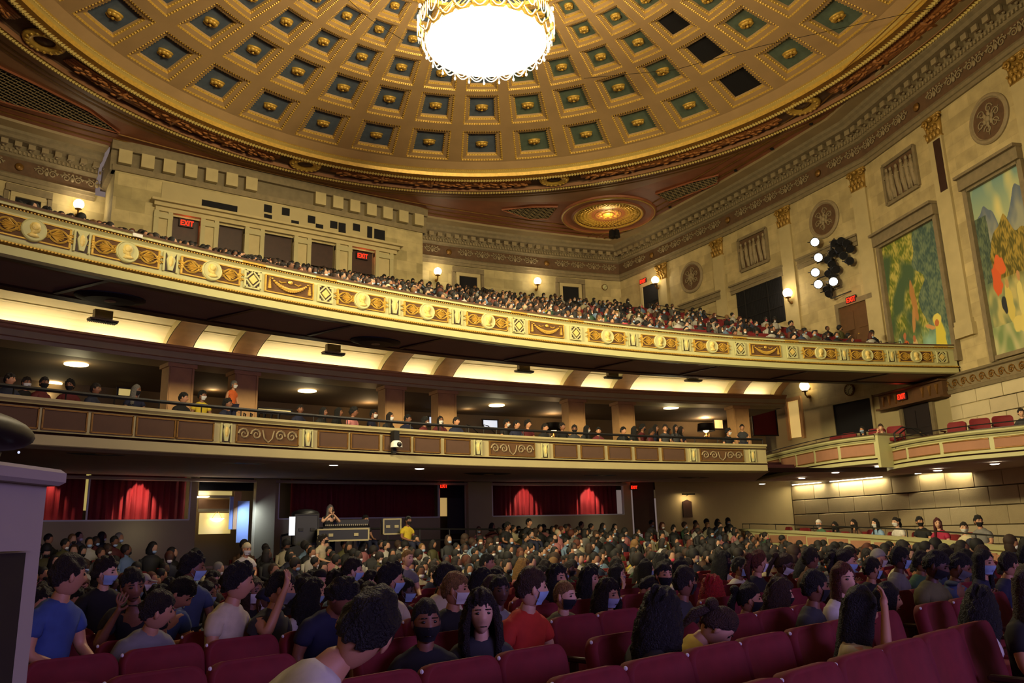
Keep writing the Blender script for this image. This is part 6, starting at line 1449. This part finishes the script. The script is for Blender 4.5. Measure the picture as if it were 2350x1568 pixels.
# upper boxes
for k,(P,zt) in enumerate(((BOXP[0][1],4.74),(BOXP[1][1],4.55))):
    nn=norms(P,(-5,-12)); pl=[(p[0]-n.x*.8,p[1]-n.y*.8) for p,n in zip(P,nn)]
    if k==0: L=[(1905,1008),(1935,1000),(2008,992),(2050,985)]
    else: L=[(2184,980),(2248,973),(2303,966)]
    for i,(px,py) in enumerate(L):
        p,j=on_side(px,py,pl); d=Vector(pl[j+1])-Vector(pl[j]); n=Vector((-d.y,d.x)).normalized(); n=n if n.x<0 else -n
        t=seat((p.x,p.y,zt-.62),math.atan2(n.x,-n.y)+.35,'%s red box chair on the %s upper side box, %s from the left'%('empty' if k else 'dark','nearer' if k else 'farther',ordn(i+1)),'red chairs in the upper side boxes',True,1.12)
    if k==0:
        boxperson(1980,988,pl,0,2,'black','charcoal','tan','blue','person with long black hair and pale mask in the farther upper side box','people in the upper side boxes')
        boxperson(2022,982,pl,5,0,'brown','white','pale',None,'person resting chin on hands at the end of the farther upper side box','people in the upper side boxes')
    else: boxperson(2344,948,pl,1,0,'dark-brown','charcoal','pale',None,'person in a dark shirt cut by the right photo edge in the upper side box','people in the upper side boxes')
# mezzanine
MZL=[(22,872),(60,880),(100,880),(160,886),(218,894),(312,897),(420,914),(464,909),(521,928),(688,941),(741,947),(776,947),(811,946),(856,951),(894,958),(935,962),(975,968),(1010,966),(1047,968),(1162,972),(1185,975),(1211,974),(1250,982),(1290,980),(1318,986),(1346,986),(1373,990),(1430,989),(1455,988),(1474,983),(1494,992),(1504,984),(1526,984),(1533,992),(1550,984),(1562,988),(1671,992)]
MCOL={464:('yellow','black'),521:('navy','black'),811:('pink','black'),312:('navy','grey'),856:('navy','black')}
for i,(px,py) in enumerate(MZL):
    p=on_cyl(px,py,RAILC,47.1+.5*(i%2)); sc,hc=MCOL.get(px,(R_.choice(['black','charcoal','navy','black','maroon']),R_.choice(['black','dark-brown','black'])))  # dark clothes and browner skin paint in the dim light on the mezzanine
    hs=R_.choice([0,0,1,2]); person((p.x,p.y,p.z-1.155),math.atan2(-p.x,60)+R_.uniform(-.3,.8),R_.choice([0,1,3,1]),hs,hc,sc,R_.choice(['tan','brown','brown']),R_.choice([None,'white',None,None,'black']),'mezzanine spectator in %s, %s, %s from the left along the rail'%(sc,HN[hs]%hc,ordn(i+1)),'dim spectators along the mezzanine rail',full=False)
p=on_cyl(536,884,RAILC,51.6); person((p.x,p.y,p.z-1.155),.6,7,0,'grey','orange','tan','white','standing person in a golden yellow shirt in front of a tan mezzanine column')
p=on_cyl(1703,982,RAILC,49); person((p.x,p.y,p.z-1.155),-.8,7,0,'black','charcoal','tan',None,'standing person in dark clothes beside the last mezzanine column')
# sound desk people
p=at_d(757,1170,24.6); t=person((p.x,p.y,p.z-1.155),-.1+face(p),8,2,'grey','black','pale',None,'standing person with long grey hair in black, speaking into a microphone at the sound desk')
m=MB(); m.tube([(0,0,-.1),(0,0,.06)],.016,6); m.ball((0,0,.09),.034,8,6); r_=Matrix.Translation((p.x,p.y,p.z-1.155))@RZ(-.1+face(p)); link('microphone',m.mesh('mic',['black_metal']),None,r_@T(.0,-.22,1.07)@Matrix.Rotation(.8,4,'X'),label='black hand microphone held by the long grey-haired person',cat='microphone')
p=at_d(838,1193,25.3); person((p.x,p.y,p.z-1.155),.2,0,0,'black','black','tan','white','masked person in black sitting behind the mixing desk')
p=at_d(936,1196,24.5); person((p.x,p.y,p.z-1.155),.2,0,0,'black','yellow','brown','black','person in a bright yellow T-shirt beside the equipment rack')
p=at_d(742,1238,22.2); person((p.x,p.y,p.z-1.155),.5,1,4,'dark-brown','cream','pale','black','person in a cream sleeveless top with tied hair below the sound desk')
p=at_d(1164,1208,27); person((p.x,p.y,p.z-1.155),.3,1,0,'black','black','brown',None,'dark silhouette standing right of the sound desk railing')
p=at_d(1213,1200,28); person((p.x,p.y,p.z-1.155),.3,0,0,'black','black','tan',None,'dark figure against the pale sill left of the first lit curtain')
# balcony: nearest front spectators as persons, the rest as a crowd
BAL=[]; BSEAT=[]
def bz(R): return 8.0 if R<48.8 else 8.0+.345*(1+int((R-48.72)/.93))
for k in range(20):
    R=48.15+.93*k+(.1 if k else 0)
    n=int(math.radians(46)*R/.56)
    for i in range(n):
        a=math.radians(-21)+i*.56/R+.2/R*(k%2); x=R*math.sin(a)+R_.uniform(-.06,.06); y=RAILC+R*math.cos(a)+R_.uniform(-.06,.06)
        lim=40
        for (u,v) in zip(SIDE[:-1],SIDE[1:]):
            if v[1]<=y<=u[1]: lim=u[0]+(v[0]-u[0])*(u[1]-y)/(u[1]-v[1])-1.3
        if x>lim or y>BKC+math.sqrt(BKR**2-x*x)-.8: continue
        if abs(math.degrees(a)-12.5)<.55 or abs(math.degrees(a)+2)<.5: continue
        if y>18.9 and BX0<x<BX1: continue
        z=bz(R); q=inview(x,y,z+1.2,20)
        if not q: continue
        BSEAT.append((x,y,z,math.atan2(-x,-RAILC+y)))
        dg=math.degrees(a); pe=.24 if dg<9 else .24+.05*(dg-9)
        if R_.random()<min(.72,pe): continue
        BAL.append((x,y,z,math.atan2(-x,-RAILC+y),k,math.hypot(x-CAM.x,y-CAM.y)))
fr=[b for b in BAL if b[4]==0]; fr.sort(key=lambda b:b[5]); near=fr[:36]; ns=set(id(b) for b in near); near.sort(key=lambda b:b[0])
for j,b in enumerate(near):
    hs,hc,sc,sk,mk,var=rnd(); person((b[0],b[1],b[2]-.05),b[3]-.1,var,hs,hc,sc,sk,mk,'balcony front-row spectator, %s, %s, %s from the left end'%(HN[hs]%hc,(mk+' mask') if mk else 'no mask',ordn(j+1)),'front row of the balcony',full=False)
def tmpl():
    mb=MB(); cols=[]
    mb.lathe([(.10,.5),(.16,.6),(.17,.8),(.19,.93),(.12,1.0),(.05,1.03),(.045,1.1)],8,0,sx=1.1,sy=.7); n0=len(mb.v); cols+=[0]*n0
    mb.ball((0,-.01,1.17),.112,8,7,1,sc=(.72,.86,1.05)); n1=len(mb.v); cols+=[1]*(n1-n0)
    mb.ball((0,.026,1.208),.120,8,7,2,sc=(.8,.9,.92)); n2=len(mb.v); cols+=[2]*(n2-n1)
    mb.ball((0,-.06,1.115),.062,7,5,3,sc=(.95,.85,.75)); n3=len(mb.v); cols+=[3]*(n3-n2)
    mb.lathe([(.09,1.02),(.115,1.1),(.10,1.2)],8,4,T(0,.03,0),cap=False); n4=len(mb.v); cols+=[4]*(n4-n3)
    for f in (-1,1): mb.tube([(f*.2,0,.92),(f*.24,-.05,.7),(f*.1,-.25,.62)],[.06,.045,.035],5,0)
    cols+=[0]*(len(mb.v)-n4); return np.array(mb.v),mb.f,np.array(cols)
TV,TF,TC=tmpl()
def crowd(name,L,lab):
    allv=[];allf=[];allc=[]; off=0
    for e in L:
        hs,hc,sc,sk,mk,var=rnd(); a=e[3]+R_.uniform(-.3,.5); s=R_.uniform(.94,1.06); v=TV.copy()*[1,1,1]
        hd=TC>0; th=R_.uniform(-.3,.8); ph=R_.uniform(-.05,.35)
        h=v[(TC>0)]-[0,0,1.08]; c,s_=math.cos(ph),math.sin(ph); h=np.c_[h[:,0],h[:,1]*c-h[:,2]*s_*1.0,h[:,1]*s_+h[:,2]*c]; c,s_=math.cos(th),math.sin(th); h=np.c_[h[:,0]*c-h[:,1]*s_,h[:,0]*s_+h[:,1]*c,h[:,2]]; v[TC>0]=h+[0,0,1.08]
        if hs not in (2,3): v[TC==4]=[0,0,1.12]
        if hs in (1,3): v[TC==2]=(v[TC==2]-[0,.018,1.195])*1.16+[0,.018,1.2]
        if not mk: v[TC==3]=[0,0,1.15]
        c,s_=math.cos(a),math.sin(a); w_=np.c_[v[:,0]*c-v[:,1]*s_,v[:,0]*s_+v[:,1]*c,v[:,2]]*s+[e[0],e[1],e[2]]
        pal=[tuple(q*.6 for q in lin(CC[sc])),tuple(q*.7 for q in lin(SK[sk])),tuple(q*.5 for q in lin(HC.get(hc) or CC.get(hc))),lin(MC[mk or 'white']),tuple(q*.5 for q in lin(HC.get(hc) or CC.get(hc)))]  # crowd palette darkened to stand in for less light falling on it
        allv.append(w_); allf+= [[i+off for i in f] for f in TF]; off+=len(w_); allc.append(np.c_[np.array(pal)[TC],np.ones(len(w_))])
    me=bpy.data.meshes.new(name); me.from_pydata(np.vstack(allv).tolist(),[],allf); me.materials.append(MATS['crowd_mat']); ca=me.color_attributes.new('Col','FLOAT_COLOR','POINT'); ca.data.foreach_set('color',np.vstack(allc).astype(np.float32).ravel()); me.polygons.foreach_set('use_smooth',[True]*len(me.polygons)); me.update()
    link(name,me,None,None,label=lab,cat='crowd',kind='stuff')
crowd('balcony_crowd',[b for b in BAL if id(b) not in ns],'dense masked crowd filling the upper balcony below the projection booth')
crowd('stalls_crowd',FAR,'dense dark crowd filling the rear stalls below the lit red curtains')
# balcony and far stalls seat backs
def seatbacks(name,L,lab):
    mb=MB()
    for x,y,z,a in L: mb.box((0,.22,.58),(.52,.08,.62),0,Matrix.Translation((x,y,z))@RZ(a))
    link(name,mb.mesh(name,['velvet']),None,label=lab,cat='seats',kind='stuff')
seatbacks('balcony_seats',BSEAT,'red seat backs among the crowd in the upper balcony')
seatbacks('rear_stalls_seats',FAR,'red seat backs among the crowd in the rear stalls')
# low red partition inside the balcony
m=MB(); sweep(m,arc(51.6,2,19,30,RAILC),[(0,8.9),(0,10.15),(-.06,10.17),(-.06,8.9)],0,(0,-20)); link('balcony_partition',m.mesh('partition',['velvet']),None,kind='structure')
print('PEOPLE',PCOUNT[0],'far',len(FAR),'bal',len(BAL),'seats',len(SEATS))
